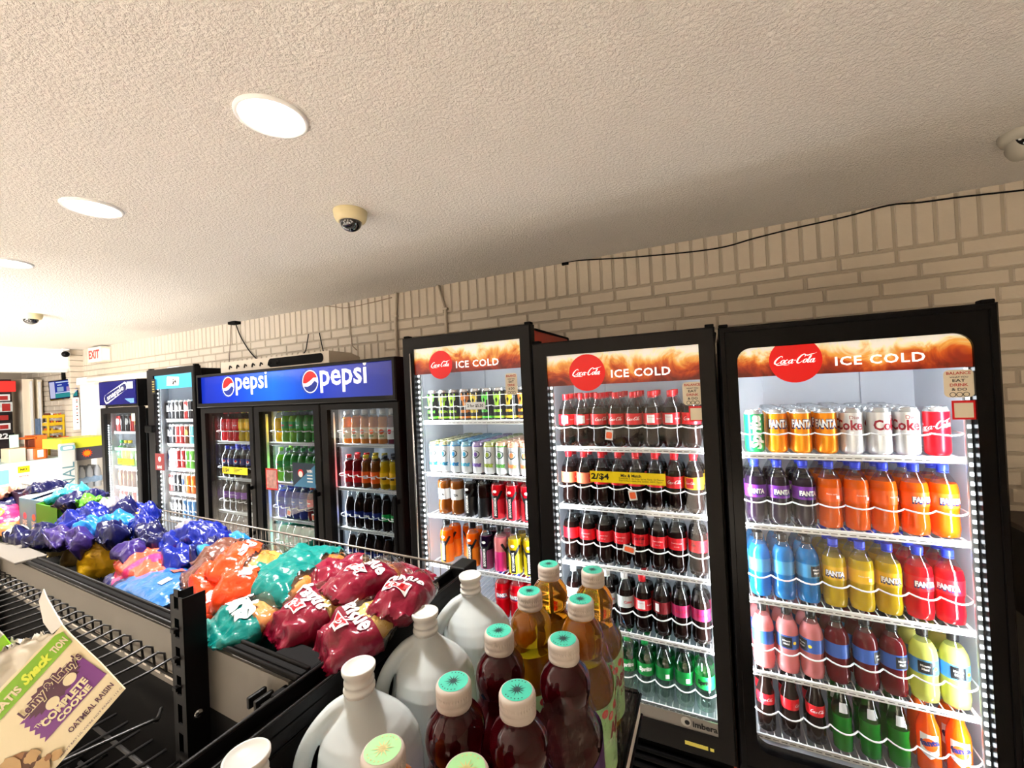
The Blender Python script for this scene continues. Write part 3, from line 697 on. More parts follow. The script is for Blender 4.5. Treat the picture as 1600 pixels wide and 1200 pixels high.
# --- A: leftmost cooler with sloping white lettering on a blue sign
YA = 1.80
cA, dA = cooler('beverage_cooler', 'leftmost glass door cooler with dark blue lettered sign on top', -5.043, -4.365, YA, 1.775, (-4.985, .62, -4.425, 1.722),
    [(1.55, None), (1.40, None), (1.235, None), (1.05, None), (.86, None)], 1.87, power=4, glass=GLASSD, depth=.3, yb=2.2)
o = MB(); o.box((-5.043, YA+.0, 1.778), (-4.365, 2.1, 2.010), BLACK); o.box((-5.035, YA-.006, 1.800), (-4.385, YA+.0, 2.004), pm('navy_sign', (22, 24, 92), .2, emit=.15)); hb = o.build('sign_box', cA)
o = MB(); y = YA-.008; q = [(-4.935, 1.835), (-4.905, 1.808), (-4.87, 1.812), (-4.535, 1.925), (-4.52, 1.955), (-4.535, 1.985), (-4.56, 1.992), (-4.915, 1.888), (-4.935, 1.865)]
o.flat(poly2(q), WHITE, lambda x, z: (x, y, z)); cx_, cz_ = -4.727, 1.899
o.flat(poly2([((x-cx_)*.955+cx_, (z-cz_)*.84+cz_) for x, z in q]), pm('navy_print', (20, 22, 84), .3), lambda x, z: (x, y-.001, z))
o.flat(T('snapple', .31, cx_, cz_-.002, rot=.29, h=.062, bold=.01), WHITE, lambda x, z: (x, y-.002, z)); o.build('lettering', hb)
o = MB()
for i in range(5): o.box((-4.56+.02*i, y-.001, 1.84-.008*i), (-4.41, y, 1.846-.008*i), pm('sky_print', (110, 160, 220), .4))
o.box((-4.52, y-.001, 1.93), (-4.42, y, 1.99), pm('pale_print', (190, 205, 225), .4)); o.build('sticker', hb)
tagprint(dA, -4.778, -4.50, 1.272, 1.322, YA+.010, sub=False)
MB().box((-4.505, YA+.009, 1.65), (-4.445, YA+.010, 1.715), STICK).build('sticker', dA)
MB().bbox((-5.05, YA-.03, 1.772), (-4.93, YA-.002, 1.798), WHITEP, .004).build('latch', cA)

# ================================================================== DRINKS
SHELL = clear('bottle_plastic', (236, 240, 240), .9, .04)
def split_prof(prof, zc):
    lo = []; hi = []
    for i, (z, r) in enumerate(prof):
        if z <= zc: lo.append((z, r))
        else:
            if not hi:
                z0, r0 = prof[i-1]; rc = r0+(r-r0)*(zc-z0)/(z-z0); lo.append((zc, rc)); hi.append((zc, rc))
            hi.append((z, r))
    return lo, hi
def rfun(prof):
    def r(z):
        for i in range(1, len(prof)):
            if z <= prof[i][0]:
                a, b = prof[i-1], prof[i]; return a[1]+(b[1]-a[1])*(z-a[0])/max(1e-6, b[0]-a[0])
        return prof[-1][1]
    return r
PET = [(0, .026), (.004, .033), (.028, .0362), (.052, .033), (.066, .0325), (.092, .0358), (.142, .0358), (.158, .034), (.178, .0265), (.196, .0175), (.206, .0135), (.216, .0132)]
PETS = [(0, .026), (.004, .034), (.03, .0362), (.075, .0335), (.095, .0358), (.15, .0362), (.168, .033), (.19, .022), (.203, .0142), (.216, .0136)]
GLS = [(0, .026), (.004, .0295), (.06, .0300), (.09, .0275), (.115, .0295), (.14, .0285), (.175, .0185), (.21, .0125), (.235, .0115)]
GLS2 = [(0, .027), (.004, .0305), (.12, .0305), (.145, .028), (.175, .018), (.205, .0125), (.235, .0118)]
ARMR = [(0, .026), (.004, .0335), (.11, .0335), (.135, .0345), (.155, .033), (.175, .026), (.19, .018), (.20, .0165)]
GATE = [(0, .026), (.004, .034), (.04, .036), (.07, .032), (.10, .0335), (.15, .036), (.17, .033), (.188, .021), (.20, .018)]
JUI = [(0, .024), (.004, .031), (.10, .031), (.125, .027), (.15, .029), (.165, .022), (.18, .017), (.188, .017)]
def bottle(name, prof, fill, liq, capc, lab=None, prints=(), shell=SHELL, capr=.0152, caph=.019, n=18, cat='bottle', sx=1, sy=1, extra=None):
    t = thing(name, name, cat, (0, 0, -5)); lo, hi = split_prof(prof, fill); R = rfun(prof)
    o = MB(); o.lathe(lo, liq, n, cap=(True, True), sx=sx, sy=sy)
    o.lathe(hi, shell, n, cap=(False, False), sx=sx, sy=sy); o.build('bottle_body', t)
    zt = prof[-1][0]; c = MB(); c.lathe([(zt-.006, capr*.93), (zt-.003, capr), (zt+caph-.007, capr), (zt+caph-.004, capr*.93)], capc, 16); c.lathe([(zt-.011, capr*.98), (zt-.008, capr*.98)], capc, 16, cap=(True, True)); c.build('cap', t)
    if lab:
        z0, z1, lm = lab; l = MB(); l.lathe([(z0, R(z0)+.0006), ((z0+z1)/2, R((z0+z1)/2)+.0006), (z1, R(z1)+.0006)], lm, n, cap=(False, False), sx=sx, sy=sy)
        for q_, (d2, m_, zc, off) in enumerate(prints): l.flat(d2, m_, cyl(lambda z: R(z)+.0009+.0004*q_, zc, -pi/2+off))
        l.build('label', t)
    if extra: extra(t, R)
    return reg(t)
def can(name, h, r, body, prints=(), lidm=None, extra=()):
    t = thing(name, name, 'can', (0, 0, -5)); lidm = lidm or pm('can_lid', (206, 208, 210), .25, metal=.8)
    o = MB(); o.lathe([(0, r*.78), (.005, r*.93), (.011, r), (h-.015, r)], body, 20, cap=(True, False))
    for z0, z1, m_ in extra: o.lathe([(z0, r+.0002), (z1, r+.0002)], m_, 20, cap=(False, False))
    for q_, (d2, m_, zc, off) in enumerate(prints): o.flat(d2, m_, cyl(r, zc, -pi/2+off, .0006+.0004*q_))
    o.build('can_body', t)
    o = MB(); o.lathe([(h-.015, r), (h-.004, r*.84), (h, r*.85), (h+.0, r*.80), (h-.003, r*.78)], lidm, 20, cap=(False, True)); o.bbox((-.006, -.012, h-.003), (.006, .008, h-.001), lidm, .0008); o.build('can_lid', t)
    return reg(t)
def met(name, col): return pm(name, col, .3, metal=.45)
CB = pm('cap_blue', (40, 60, 200), .35); CRED = pm('cap_red', (216, 24, 36), .35); CBLK = pm('cap_black', (16, 16, 18), .35); CWH = pm('cap_white', (235, 235, 235), .35); CGR = pm('cap_green', (20, 150, 70), .35); CYEL = pm('cap_yellow', (226, 200, 40), .4)
COLA = drink('cola', (26, 12, 10), .3); ORG = drink('orange_soda', (255, 112, 14)); YEL = drink('pineapple_soda', (226, 190, 20)); REDS = drink('strawberry_soda', (224, 12, 30)); BLUS = drink('blue_drink', (16, 132, 205)); GRAP = drink('grape_soda', (26, 10, 34), .3)
PINK = drink('pink_lemonade', (244, 150, 150)); PUN = drink('fruit_punch', (122, 26, 36)); LEM = drink('lemonade', (226, 232, 120)); GRN = drink('green_soda', (30, 150, 40)); DEW = drink('lime_soda', (120, 190, 40)); TEAL = drink('teal_soda', (30, 150, 120)); BLU2 = drink('berry_soda', (30, 60, 170)); TAN = drink('iced_tea', (150, 84, 30)); WATR = clear('clear_soda', (214, 232, 224), .9, .04, fac=.16); OJ = drink('orange_juice', (240, 150, 50)); MILKC = drink('iced_coffee', (36, 24, 22), .2)
LR = pm('label_red', (206, 16, 30), .35); LOR = pm('label_orange', (240, 96, 20), .35); LPU = pm('label_purple', (112, 32, 158), .35); LYE = pm('label_yellow', (238, 186, 20), .35); LGR = pm('label_green', (12, 140, 60), .35); LSI = pm('label_silver', (200, 206, 206), .3); LBL = pm('label_blue', (54, 96, 180), .35); LBK = pm('label_black', (18, 18, 20), .4); LPI = pm('label_pink', (168, 30, 86), .35); LW = pm('label_white', (236, 236, 236), .4); LNV = pm('label_navy', (18, 34, 110), .35)
FN = T('FANTA', .056, bold=.06, h=.018); FNB = T('FANTA', .060, bold=.10, h=.024)
def fanta(name, liq, lm, back=False):
    if back: pr = ((poly2([(-.02, -.012), (.004, -.012), (.004, .012), (-.02, .012)]), lm, .118, 0), (T('Fanta soda', .03, bold=.0), LW, .122, 0), (poly2([(.012, -.012), (.022, -.012), (.022, -.001), (.012, -.001)]), LW, .118, 0))
    else: pr = ((FNB, NAVY, .117, 0), (FN, WHITE, .118, 0))
    if not back: pr = ((FNB, NAVY, .1165, 0),)+(([(x, y) for x, y in FN[0]], FN[1]),)*0+((FN, WHITE, .119, 0),)
    return bottle(name, PETS, .172, liq, CB, (.096, .142, lm), pr)
def lift(d2): return d2
CC = script(.058)
def coke(name, capc, lm, pr, prof=PET, liq=COLA, fill=.165): return bottle(name, prof, fill, liq, capc, (.094, .141, lm), pr)
small = lambda s_, m_=WHITE, w=.03, z=.118, off=0: (T(s_, w, bold=.02), m_, z, off)
P = {}
P['sprite_can'] = can('soda_can', .157, .033, met('can_green', (16, 150, 78)), [(T('Sprite', .125, rot=pi/2, bold=.05, shear=.2), WHITE, .075, 0)])
P['fanta_can'] = can('soda_can', .157, .033, met('can_orange', (250, 150, 10)), [(T('FANTA', .074, bold=.10, h=.036), NAVY, .104, 0), (T('FANTA', .068, bold=.04, h=.028), WHITE, .106, 0)], extra=[(.143, .146, LW)])
P['diet_can'] = can('soda_can', .157, .033, met('can_silver', (226, 227, 228)), [(T('Coke', .085, bold=.03, h=.036), pm('maroon_print', (150, 16, 40), .4), .10, 0), (T('Diet', .03, x=.02, bold=0), pm('maroon_print', (150, 16, 40), .4), .126, 0)])
P['coke_can'] = can('soda_can', .157, .033, met('can_red', (216, 14, 34)), [(script(.1, rot=.2), WHITE, .095, 0)])
P['fg'] = fanta('soda_bottle', GRAP, LPU); P['fo'] = fanta('soda_bottle', ORG, LOR); P['fob'] = fanta('soda_bottle', ORG, LOR, True); P['fy'] = fanta('soda_bottle', YEL, LYE); P['fyb'] = fanta('soda_bottle', YEL, LYE, True); P['fr'] = fanta('soda_bottle', REDS, LR)
def mm(name, liq, lc, accent):
    t1 = T('Minute', .024, bold=.03); t2 = T('Maid', .018, bold=.03)
    bx = poly2([(-.018, -.019), (.018, -.019), (.018, .019), (-.018, .019)]); fr = disc2(.027, 0, .006, n=10)
    return bottle('juice_drink_bottle', PETS, .19, liq, CBLK, (.092, .140, lc), ((bx, LBK, .116, 0), (t1, WHITE, .122, 0), (t2, WHITE, .111, 0), (fr, accent, .116, 0)))
# print layering: later entries sit a hair further out
def _cylwrap(): pass
P['bl'] = mm('b', BLUS, pm('label_sky', (60, 150, 205), .35), LR); P['pk'] = mm('b', PINK, LBL, CYEL); P['pu'] = mm('b', PUN, LBL, LOR); P['le'] = mm('b', LEM, pm('label_sky2', (80, 150, 200), .35), CYEL)
P['gc'] = bottle('glass_bottle', GLS, .195, COLA, CRED, (.098, .137, LR), ((script(.045), WHITE, .117, 0),), capr=.0135, caph=.007)
P['gs'] = bottle('glass_bottle', GLS, .12, GRN, CBLK, None, (), shell=clear('green_glass', (90, 190, 90), .9), capr=.0135, caph=.007, extra=lambda t, R: MB().flat(poly2([(-.011, -.015), (.011, -.015), (.011, .015), (-.011, .015)]), LSI, cyl(lambda z: R(z)+.0005, .15)).build('neck_label', t))
P['gf'] = bottle('glass_bottle', GLS2, .19, ORG, pm('cap_orange', (230, 110, 60), .4), None, (), capr=.0135, caph=.007, extra=lambda t, R: (lambda o: (o.flat(poly2([(-.024, -.03), (.0, -.048), (.024, -.03), (.024, .03), (-.024, .03)]), LW, cyl(lambda z: R(z)+.0005, .10)), o.flat(disc2(0, -.002, .02, n=20), LOR, cyl(lambda z: R(z)+.0008, .10)), o.flat(T('fanta', .05, rot=.3, bold=.05), LNV, cyl(lambda z: R(z)+.0012, .105)), o.build('label', t)))(MB()))
P['ck'] = coke('soda_bottle', CRED, LR, ((CC, WHITE, .118, 0),)); P['ck2'] = coke('soda_bottle', CRED, LR, ((poly2([(-.02, -.017), (.01, -.017), (.01, .017), (-.02, .017)]), LW, .118, 0), (T('Nutrition', .024), LR, .125, -.1), small('Coca-Cola', WHITE, .03, .118, .9)))
P['ck3'] = coke('soda_bottle', CRED, pm('label_peach', (226, 120, 84), .4), ((poly2([(.006, -.018), (.03, -.018), (.03, .018), (.006, .018)]), LR, .118, -.6), (script(.04), WHITE, .118, .2)))
P['cky'] = coke('soda_bottle', CRED, LYE, ((poly2([(-.035, -.02), (-.004, -.02), (-.004, .02), (-.035, .02)]), LR, .118, 0), (script(.04, -.018), WHITE, .118, 0)))
P['cz'] = coke('soda_bottle', CBLK, LR, ((script(.05, y=.006), LBK, .118, 0), (T('ZERO SUGAR', .03, y=-.012, bold=.02), LBK, .118, 0)))
P['czb'] = coke('soda_bottle', CBLK, LR, ((T('Coca-Cola Zero', .04), WHITE, .122, 0), (T('20 FL OZ', .02), WHITE, .108, 0)))
P['dc'] = coke('soda_bottle', CWH, LSI, ((T('Coke', .034, bold=.03), LR, .118, .4),)); P['cr'] = P['ck']
P['cb'] = coke('soda_bottle', CBLK, pm('label_dkred', (120, 14, 26), .4), ((poly2([(-.024, -.016), (-.008, -.016), (-.008, .016), (-.024, .016)]), LW, .118, 0),))
P['cc'] = coke('soda_bottle', CBLK, LPI, ((script(.05), LR, .118, 0),))
P['sp'] = bottle('soda_bottle', PETS, .176, WATR, CGR, (.092, .142, LGR), ((T('Sprite', .055, rot=.1, bold=.06, shear=.2), WHITE, .118, 0),)); P['spb'] = bottle('soda_bottle', PETS, .176, WATR, CBLK, (.092, .142, LGR), ((poly2([(.004, -.018), (.02, -.018), (.02, 0), (.004, 0)]), LW, .118, 0),)); P['spz'] = bottle('soda_bottle', PETS, .176, WATR, CBLK, (.092, .142, pm('label_lime', (20, 190, 80), .4)), ((T('Sprite', .055, rot=.1, bold=.06, shear=.2), LBK, .118, 0),))
def reign(nm, c):
    m_ = pm('neon_'+nm, c, .35)
    d = [ribbon([(-.018, .036, .006), (-.014, .004, .013), (0, .022, .014), (.014, .004, .013), (.018, .036, .006)]), ribbon([(-.010, .0, .006), (-.004, -.024, .014), (.004, -.024, .014), (.010, .0, .006)])]
    return can('energy_drink_can', .157, .033, pm('can_black', (20, 20, 20), .3, metal=.3), [(merge2(d), m_, .1, 0), (T('REIGN', .048, bold=.06), m_, .045, 0)], extra=[(.01, .02, m_)])
P['r1'] = reign('g', (90, 220, 60)); P['r2'] = reign('y', (240, 210, 40)); P['r3'] = reign('l', (170, 230, 40)); P['r4'] = reign('o', (240, 140, 40))
def bang(c, lid=None):
    m_ = pm('bang_%d_%d_%d' % c, c, .35); c2 = lid or c; li = pm('lid_%d_%d_%d' % c2, tuple(int(v*.5+105) for v in c2), .25, metal=.6)
    d = merge2([ribbon([(-.018, .036, .002), (-.017, .018, .004), (-.02, 0, .005), (-.004, -.018, .005), (.016, -.008, .005), (.019, .006, .004), (.006, .016, .003), (-.008, .016, .003)])]); iris = disc2(0, -.001, .010, .012, 16)
    return can('energy_drink_can', .157, .033, pm('can_pearl', (226, 230, 232), .3, metal=.3), [(d, pm('bang_outline', (30, 60, 60), .4), .098, 0), (iris, m_, .098, 0), (T('bang', .056, bold=.06), m_, .045, 0)], lidm=li, extra=[(.135, .141, m_)])
P['b1'] = bang((40, 130, 190)); P['b2'] = bang((60, 160, 200)); P['b3'] = bang((110, 80, 160)); P['b4'] = bang((150, 170, 60)); P['b5'] = bang((240, 150, 90)); P['b6'] = bang((40, 120, 150), (214, 210, 120)); P['b7'] = bang((90, 160, 70), (240, 170, 110))
def armor(liq, lab, dark=LBK):
    def ex(t, R):
        o = MB(); rr = lambda z: R(z)+.0012
        o.flat(poly2([(-.012, -.062), (.012, -.062), (.012, .045), (-.012, .045)]), dark, cyl(rr, .070)); o.flat(ribbon([(-.036, .075, .012), (-.014, .04, .012), (0, .022, .012), (.014, .04, .012), (.036, .075, .012)]), dark, cyl(rr, .062))
        o.flat(T('BODYARMOR', .088, rot=pi/2, bold=.04, h=.013), WHITE, cyl(lambda z: R(z)+.002, .062)); o.flat(disc2(0, 0, .01, .007, n=14), WHITE, cyl(lambda z: R(z)+.002, .135)); o.build('wrap_print', t)
    return bottle('sports_drink_bottle', ARMR, .165, liq, CBLK, (.004, .165, lab), (), capr=.019, caph=.024, extra=ex)
P['ar'] = armor(REDS, pm('sleeve_red', (214, 30, 50), .35)); P['ay'] = armor(YEL, pm('sleeve_yellow', (240, 226, 30), .35)); P['ao'] = armor(ORG, pm('sleeve_orange', (240, 130, 24), .35)); P['ap'] = armor(GRAP, pm('sleeve_plum', (130, 50, 90), .35)); P['am'] = armor(PINK, pm('sleeve_pink', (200, 40, 110), .35)); P['ab'] = armor(COLA, pm('sleeve_black', (26, 26, 28), .35))
P['gt'] = bottle('sports_drink_bottle', GATE, .17, TAN, pm('cap_brown', (60, 40, 30), .4), (.075, .13, LW), ((T('TEA', .03, bold=.04), LBK, .10, 0),), capr=.019, caph=.022)
P['pl'] = coke('soda_bottle', CRED, LR, ())
P['pep'] = coke('soda_bottle', CB, LNV, ((disc2(0, 0, .012, n=16), WHITE, .118, 0), (disc2(0, .003, .009, n=12), LR, .119, 0))); P['dp'] = coke('soda_bottle', CBLK, LPU, (small('20 oz',),)); P['dkb'] = coke('soda_bottle', CBLK, pm('label_brown', (90, 60, 60), .4), (small('20 oz',),))
P['rc'] = coke('soda_bottle', CRED, LR, (small('20 oz',),), liq=REDS); P['yc'] = coke('soda_bottle', CYEL, LYE, (), liq=YEL)
P['dw'] = coke('soda_bottle', pm('cap_lime', (130, 200, 60), .4), LGR, ((T('Dew', .04, bold=.06), LR, .118, 0),), liq=DEW, fill=.18); P['dg'] = coke('soda_bottle', CGR, LGR, (small('Dew'),), liq=GRN, fill=.18)
P['db'] = coke('soda_bottle', CB, LBL, (small('Dew'),), liq=BLU2, fill=.18); P['dr'] = coke('soda_bottle', CRED, LR, (small('Dew'),), liq=PUN, fill=.18); P['dt'] = coke('soda_bottle', CGR, pm('label_teal', (30, 130, 110), .4), (small('Dew'),), liq=TEAL, fill=.18)
P['oj'] = bottle('juice_bottle', JUI, .165, OJ, CWH, (.03, .10, pm('label_cream', (244, 226, 190), .4)), ((disc2(0, 0, .016, n=14), LOR, .075, 0), (T('juice', .03, bold=.04), LGR, .048, 0)), capr=.018, caph=.02)
P['cj'] = bottle('juice_bottle', JUI, .165, PUN, CWH, (.03, .10, LW), ((disc2(0, 0, .014, n=14), LR, .075, 0),), capr=.018, caph=.02)
P['ta'] = bottle('tea_bottle', JUI, .165, TAN, CYEL, (.03, .10, LOR), ((T('tea', .03, bold=.04), WHITE, .065, 0),), capr=.018, caph=.014)
P['ty'] = bottle('tea_bottle', JUI, .165, YEL, CBLK, (.03, .10, LYE), ((T('tea', .03, bold=.04), LBK, .065, 0),), capr=.018, caph=.014); P['tr'] = bottle('tea_bottle', JUI, .165, PUN, CRED, (.03, .10, LR), ((T('tea', .03, bold=.04), WHITE, .065, 0),), capr=.018, caph=.014)
P['cf'] = bottle('coffee_bottle', GLS2, .18, MILKC, CBLK, (.06, .10, LNV), ((T('coffee', .035, bold=.03), WHITE, .08, 0),), capr=.0135, caph=.009); P['cg'] = bottle('coffee_bottle', GLS2, .18, MILKC, CYEL, (.06, .10, LGR), ((T('coffee', .035, bold=.03), WHITE, .08, 0),), capr=.0135, caph=.009)
def mini(nm, c, c2): return can('drink_can', .157, .033, met('mini_'+nm, c), [(disc2(0, 0, .018, .03, n=12), pm('minip_'+nm, c2, .4), .09, 0)])
P['mk'] = mini('k', (40, 40, 44), (200, 200, 200)); P['ms'] = mini('s', (200, 206, 210), (60, 100, 180)); P['mo'] = mini('o', (230, 120, 50), (250, 220, 80)); P['mb'] = mini('b', (70, 130, 190), (240, 240, 240)); P['mg'] = mini('g', (110, 180, 80), (240, 240, 200)); P['mr'] = mini('r', (170, 50, 50), (250, 240, 230)); P['mt'] = mini('t', (110, 190, 200), (250, 250, 250)); P['mw'] = mini('w', (110, 60, 40), (220, 170, 90))
DESC = dict(sprite_can=('green lemon-lime can', 'can'), fanta_can=('orange soda can', 'can'), diet_can=('silver diet cola can', 'can'), coke_can=('red cola can', 'can'), fg=('purple-label grape bottle', 'bottle'), fo=('orange soda bottle', 'bottle'), fob=('orange soda bottle, back-facing', 'bottle'), fy=('yellow soda bottle', 'bottle'), fyb=('yellow soda bottle, back-facing', 'bottle'), fr=('red soda bottle', 'bottle'),
    bl=('bright blue drink bottle', 'bottle'), pk=('pink lemonade bottle', 'bottle'), pu=('dark red punch bottle', 'bottle'), le=('pale lemonade bottle', 'bottle'), gc=('glass cola bottle', 'bottle'), gs=('green glass bottle', 'bottle'), gf=('orange glass bottle', 'bottle'), ck=('red-label cola bottle', 'bottle'), ck2=('red-label cola bottle, back-facing', 'bottle'), ck3=('peach-label cola bottle', 'bottle'), cky=('yellow-label cola bottle', 'bottle'),
    cz=('black-cap cola bottle', 'bottle'), czb=('black-cap cola bottle, back-facing', 'bottle'), dc=('white-cap silver-label cola', 'bottle'), cb=('dark-label cola bottle', 'bottle'), cc=('pink-label cola bottle', 'bottle'), sp=('green-cap clear soda bottle', 'bottle'), spb=('black-cap clear soda bottle', 'bottle'), spz=('black-cap green-label soda bottle', 'bottle'),
    r1=('black can, green mark', 'can'), r2=('black can, yellow mark', 'can'), r3=('black can, lime mark', 'can'), r4=('black can, orange mark', 'can'), b1=('pearl can, blue print', 'can'), b2=('pearl can, light-blue print', 'can'), b3=('pearl can, violet print', 'can'), b4=('pearl can, olive print', 'can'), b5=('pearl can, orange print', 'can'), b6=('pearl can, yellow rim', 'can'), b7=('pearl can, green print', 'can'),
    ar=('red sleeved sports bottle', 'bottle'), ay=('yellow sleeved sports bottle', 'bottle'), ao=('orange sleeved sports bottle', 'bottle'), ap=('plum sleeved sports bottle', 'bottle'), am=('pink sleeved sports bottle', 'bottle'), ab=('black sleeved sports bottle', 'bottle'), gt=('brown tea bottle', 'bottle'), pep=('navy-label cola bottle', 'bottle'), dp=('purple-label dark bottle', 'bottle'), dkb=('brown-label dark bottle', 'bottle'),
    rc=('red drink bottle', 'bottle'), yc=('yellow drink bottle', 'bottle'), dw=('lime soda bottle', 'bottle'), dg=('green soda bottle', 'bottle'), db=('blue soda bottle', 'bottle'), dr=('crimson soda bottle', 'bottle'), dt=('teal soda bottle', 'bottle'), oj=('orange juice bottle', 'bottle'), cj=('red juice bottle', 'bottle'), ta=('orange-label tea bottle', 'bottle'), ty=('yellow-label tea bottle', 'bottle'), tr=('red-label tea bottle', 'bottle'), cf=('dark coffee bottle', 'bottle'), cg=('gold-cap coffee bottle', 'bottle'),
    mk=('black can', 'can'), ms=('silver can', 'can'), mo=('orange can', 'can'), mb=('blue can', 'can'), mg=('green can', 'can'), mr=('dark red can', 'can'), mt=('pale teal can', 'can'), mw=('brown can', 'can'))
ORD = ['first', 'second', 'third', 'fourth', 'fifth', 'sixth', 'seventh', 'eighth', 'ninth', 'tenth']
ROWN = ['front', 'second', 'third', 'fourth', 'fifth', 'sixth', 'seventh']
SHN = ['top', 'second', 'third', 'fourth', 'bottom']
def fill(where, k, z, xs, y0, cols, rows, dy, group=None, jit=.002, rots=None, noun=None):
    """cols: one prototype key per column; rows: rows per column"""
    for i, key in enumerate(cols):
        if not key: continue
        nr = rows[i] if isinstance(rows, (list, tuple)) else rows
        for r in range(nr):
            d, cat = DESC[key]
            if r and ', back-facing' in d: d = d.replace(', back-facing', '')
            lab = '%s, %s from left, %s row, %s shelf, %s' % (d, ORD[i], ROWN[r], SHN[k], where)
            rz = (rots[i] if (rots and r == 0) else random.uniform(-.5, .5))
            put(P[key], (xs[i]+random.uniform(-jit, jit), y0+r*dy+random.uniform(-jit, jit), z), rz, lab, group or 'drinks on the %s shelf of the %s' % (SHN[k], where), cat)
def span(a, b, n): return [a+(b-a)*(i+.5)/n for i in range(n)]
WF, WE, WD, WC = 'rightmost cooler', 'cola cooler', 'energy cooler', 'blue-sign cooler'
xsF = span(.092, .700, 8); y0 = YS+.05; H = .0015
fill(WF, 0, 1.497+H, span(.10, .69, 8), y0, ['sprite_can', 'fanta_can', 'fanta_can', 'fanta_can', 'diet_can', 'diet_can', 'diet_can', 'coke_can'], [1, 5, 5, 6, 6, 5, 5, 1], .070, rots=[.2, .15, .05, -.15, -.5, .6, -.5, -.5])
fill(WF, 1, 1.236+H, xsF, y0, ['fg', 'fg', 'fg', 'fob', 'fob', 'fob', 'fo', 'fo'], 3, .078, rots=[0, .3, .25, 0, .2, .6, .35, .2])
fill(WF, 2, .962+H, xsF, y0, ['bl', 'bl', 'bl', 'fy', 'fyb', 'fy', 'fr', 'fr'], 3, .078, rots=[2.2, 1.6, .6, -.1, 0, 0, .2, -.4])
fill(WF, 3, .696+H, xsF, y0, ['pk', 'pk', 'pk', 'pu', 'pu', 'pu', 'le', 'le'], 3, .078, rots=[1.5, -.2, -1.0, 1.4, .9, .4, -.2, -.1])
fill(WF, 4, .465+H, xsF, y0-.005, ['gc', 'gc', 'gc', 'gs', 'gs', 'gs', 'gf', 'gf'], 2, .07, rots=[0, 1.2, .1, 0, 0, 0, -.2, -.2])
xsE = span(-.640, -.043, 8)
fill(WE, 0, 1.508+H, xsE, y0, ['ck2', 'ck2', 'ck', 'ck', 'ck', 'ck2', 'ck2', 'ck'], 4, .076, rots=[.2, .3, .6, .1, .1, .1, -.1, 0])
fill(WE, 1, 1.251+H, xsE, y0, ['ck3', 'ck3', 'ck', 'ck', 'ck', 'ck', 'ck', 'cky'], 3, .076, rots=[1.4, 1.2, 0, 0, 0, 0, 0, .1])
fill(WE, 2, 1.003+H, xsE, y0, ['cz', 'czb', 'czb', 'czb', 'cz', 'czb', 'czb', 'cz'], 2, .076, rots=[0]*8)
fill(WE, 3, .735+H, xsE, y0, ['dc', 'dc', 'dc', 'dc', 'ck2', 'cb', 'cc', 'cc'], 2, .076, rots=[.3, .2, .3, .1, .1, 0, .1, .2])
fill(WE, 4, .470+H, xsE, y0, ['sp', 'sp', 'sp', 'sp', 'sp', 'spb', 'spb', 'spz'], 2, .076, rots=[.2, .1, .1, .1, .1, .1, .1, 0])
xsD = span(-1.345, -.775, 8)
fill(WD, 0, 1.628+H, span(-1.368, -.776, 9), y0, ['r1', 'r3', 'r3', 'r4', 'r2', 'r1', 'r3', 'r2', 'r4'], 5, .0675, jit=.0003)
fill(WD, 1, 1.360+H, span(-1.372, -.776, 9), y0, ['b6', 'b6', 'b1', 'b2', 'b3', 'b4', 'b7', 'b5', 'b5'], 6, .0675, jit=.0003, rots=[0]*9)
fill(WD, 2, 1.145+H, span(-1.33, -.775, 7), y0, ['gt', 'gt', 'ab', 'ab', 'ar', 'ar', 'ar'], [1, 1, 2, 2, 2, 2, 2], .078, rots=[0, .2, 0, 2.2, 0, 0, .3])
fill(WD, 3, .890+H, span(-1.33, -.775, 7), y0, ['ao', 'ao', 'ao', 'ap', 'am', 'ay', 'ay'], [2, 0, 2, 2, 2, 2, 2], .078, rots=[0, 0, 0, .1, 1.6, .1, .2])
put(P['ao'], (-1.215, y0+.10, .8915), .6, 'orange sleeved sports bottle set back between two others, fourth shelf, energy cooler', 'drinks on the fourth shelf of the energy cooler', 'bottle')
fill(WD, 4, .660+H, span(-1.33, -.775, 7), y0, [None, None, None, None, 'fr', 'fr', 'fr'], 2, .078)
# three-door cooler
G0 = ((-3.400, -2.89), (-2.775, -2.255), (-2.130, -1.612)); yC = 1.925
dn = ('left door', 'middle door', 'right door')
def doorfill(k, s, cols, rows=2, dy=.078):
    a, b = G0[k]; z = DSH[s][0]+H; n = len(cols); fill(dn[k]+' of '+WC, s, z, span(a, b, n), yC, cols, rows, dy)
doorfill(0, 0, ['rc', 'rc', 'rc', 'yc', 'yc', 'yc', 'yc']); doorfill(0, 1, ['pep']*7); doorfill(0, 2, ['dp', 'dp', 'dp', 'dp', 'dkb', 'dkb', 'dkb']); doorfill(0, 3, ['dkb']*7)
doorfill(1, 0, ['yc', 'dw', 'dw', 'dg', 'dg', 'dg', 'dg']); doorfill(1, 1, ['dw', 'dg', 'dg', 'dg', 'dg', 'dg', 'dg']); doorfill(1, 2, ['db', 'db', 'db', 'db', 'dr', 'dr', 'dr']); doorfill(1, 3, ['dt', 'dt', 'dt', 'dt', 'dt', 'dt', 'dw'])
doorfill(2, 0, ['oj', 'oj', 'oj', 'oj', 'oj', 'cj', 'cj']); doorfill(2, 1, ['tr', 'tr', 'ta', 'ta', 'ty', 'ty', 'cf']); doorfill(2, 2, ['cf', 'cf', 'cf', 'cf', 'cg', 'cg', 'cf']); doorfill(2, 3, ['cf']*7)
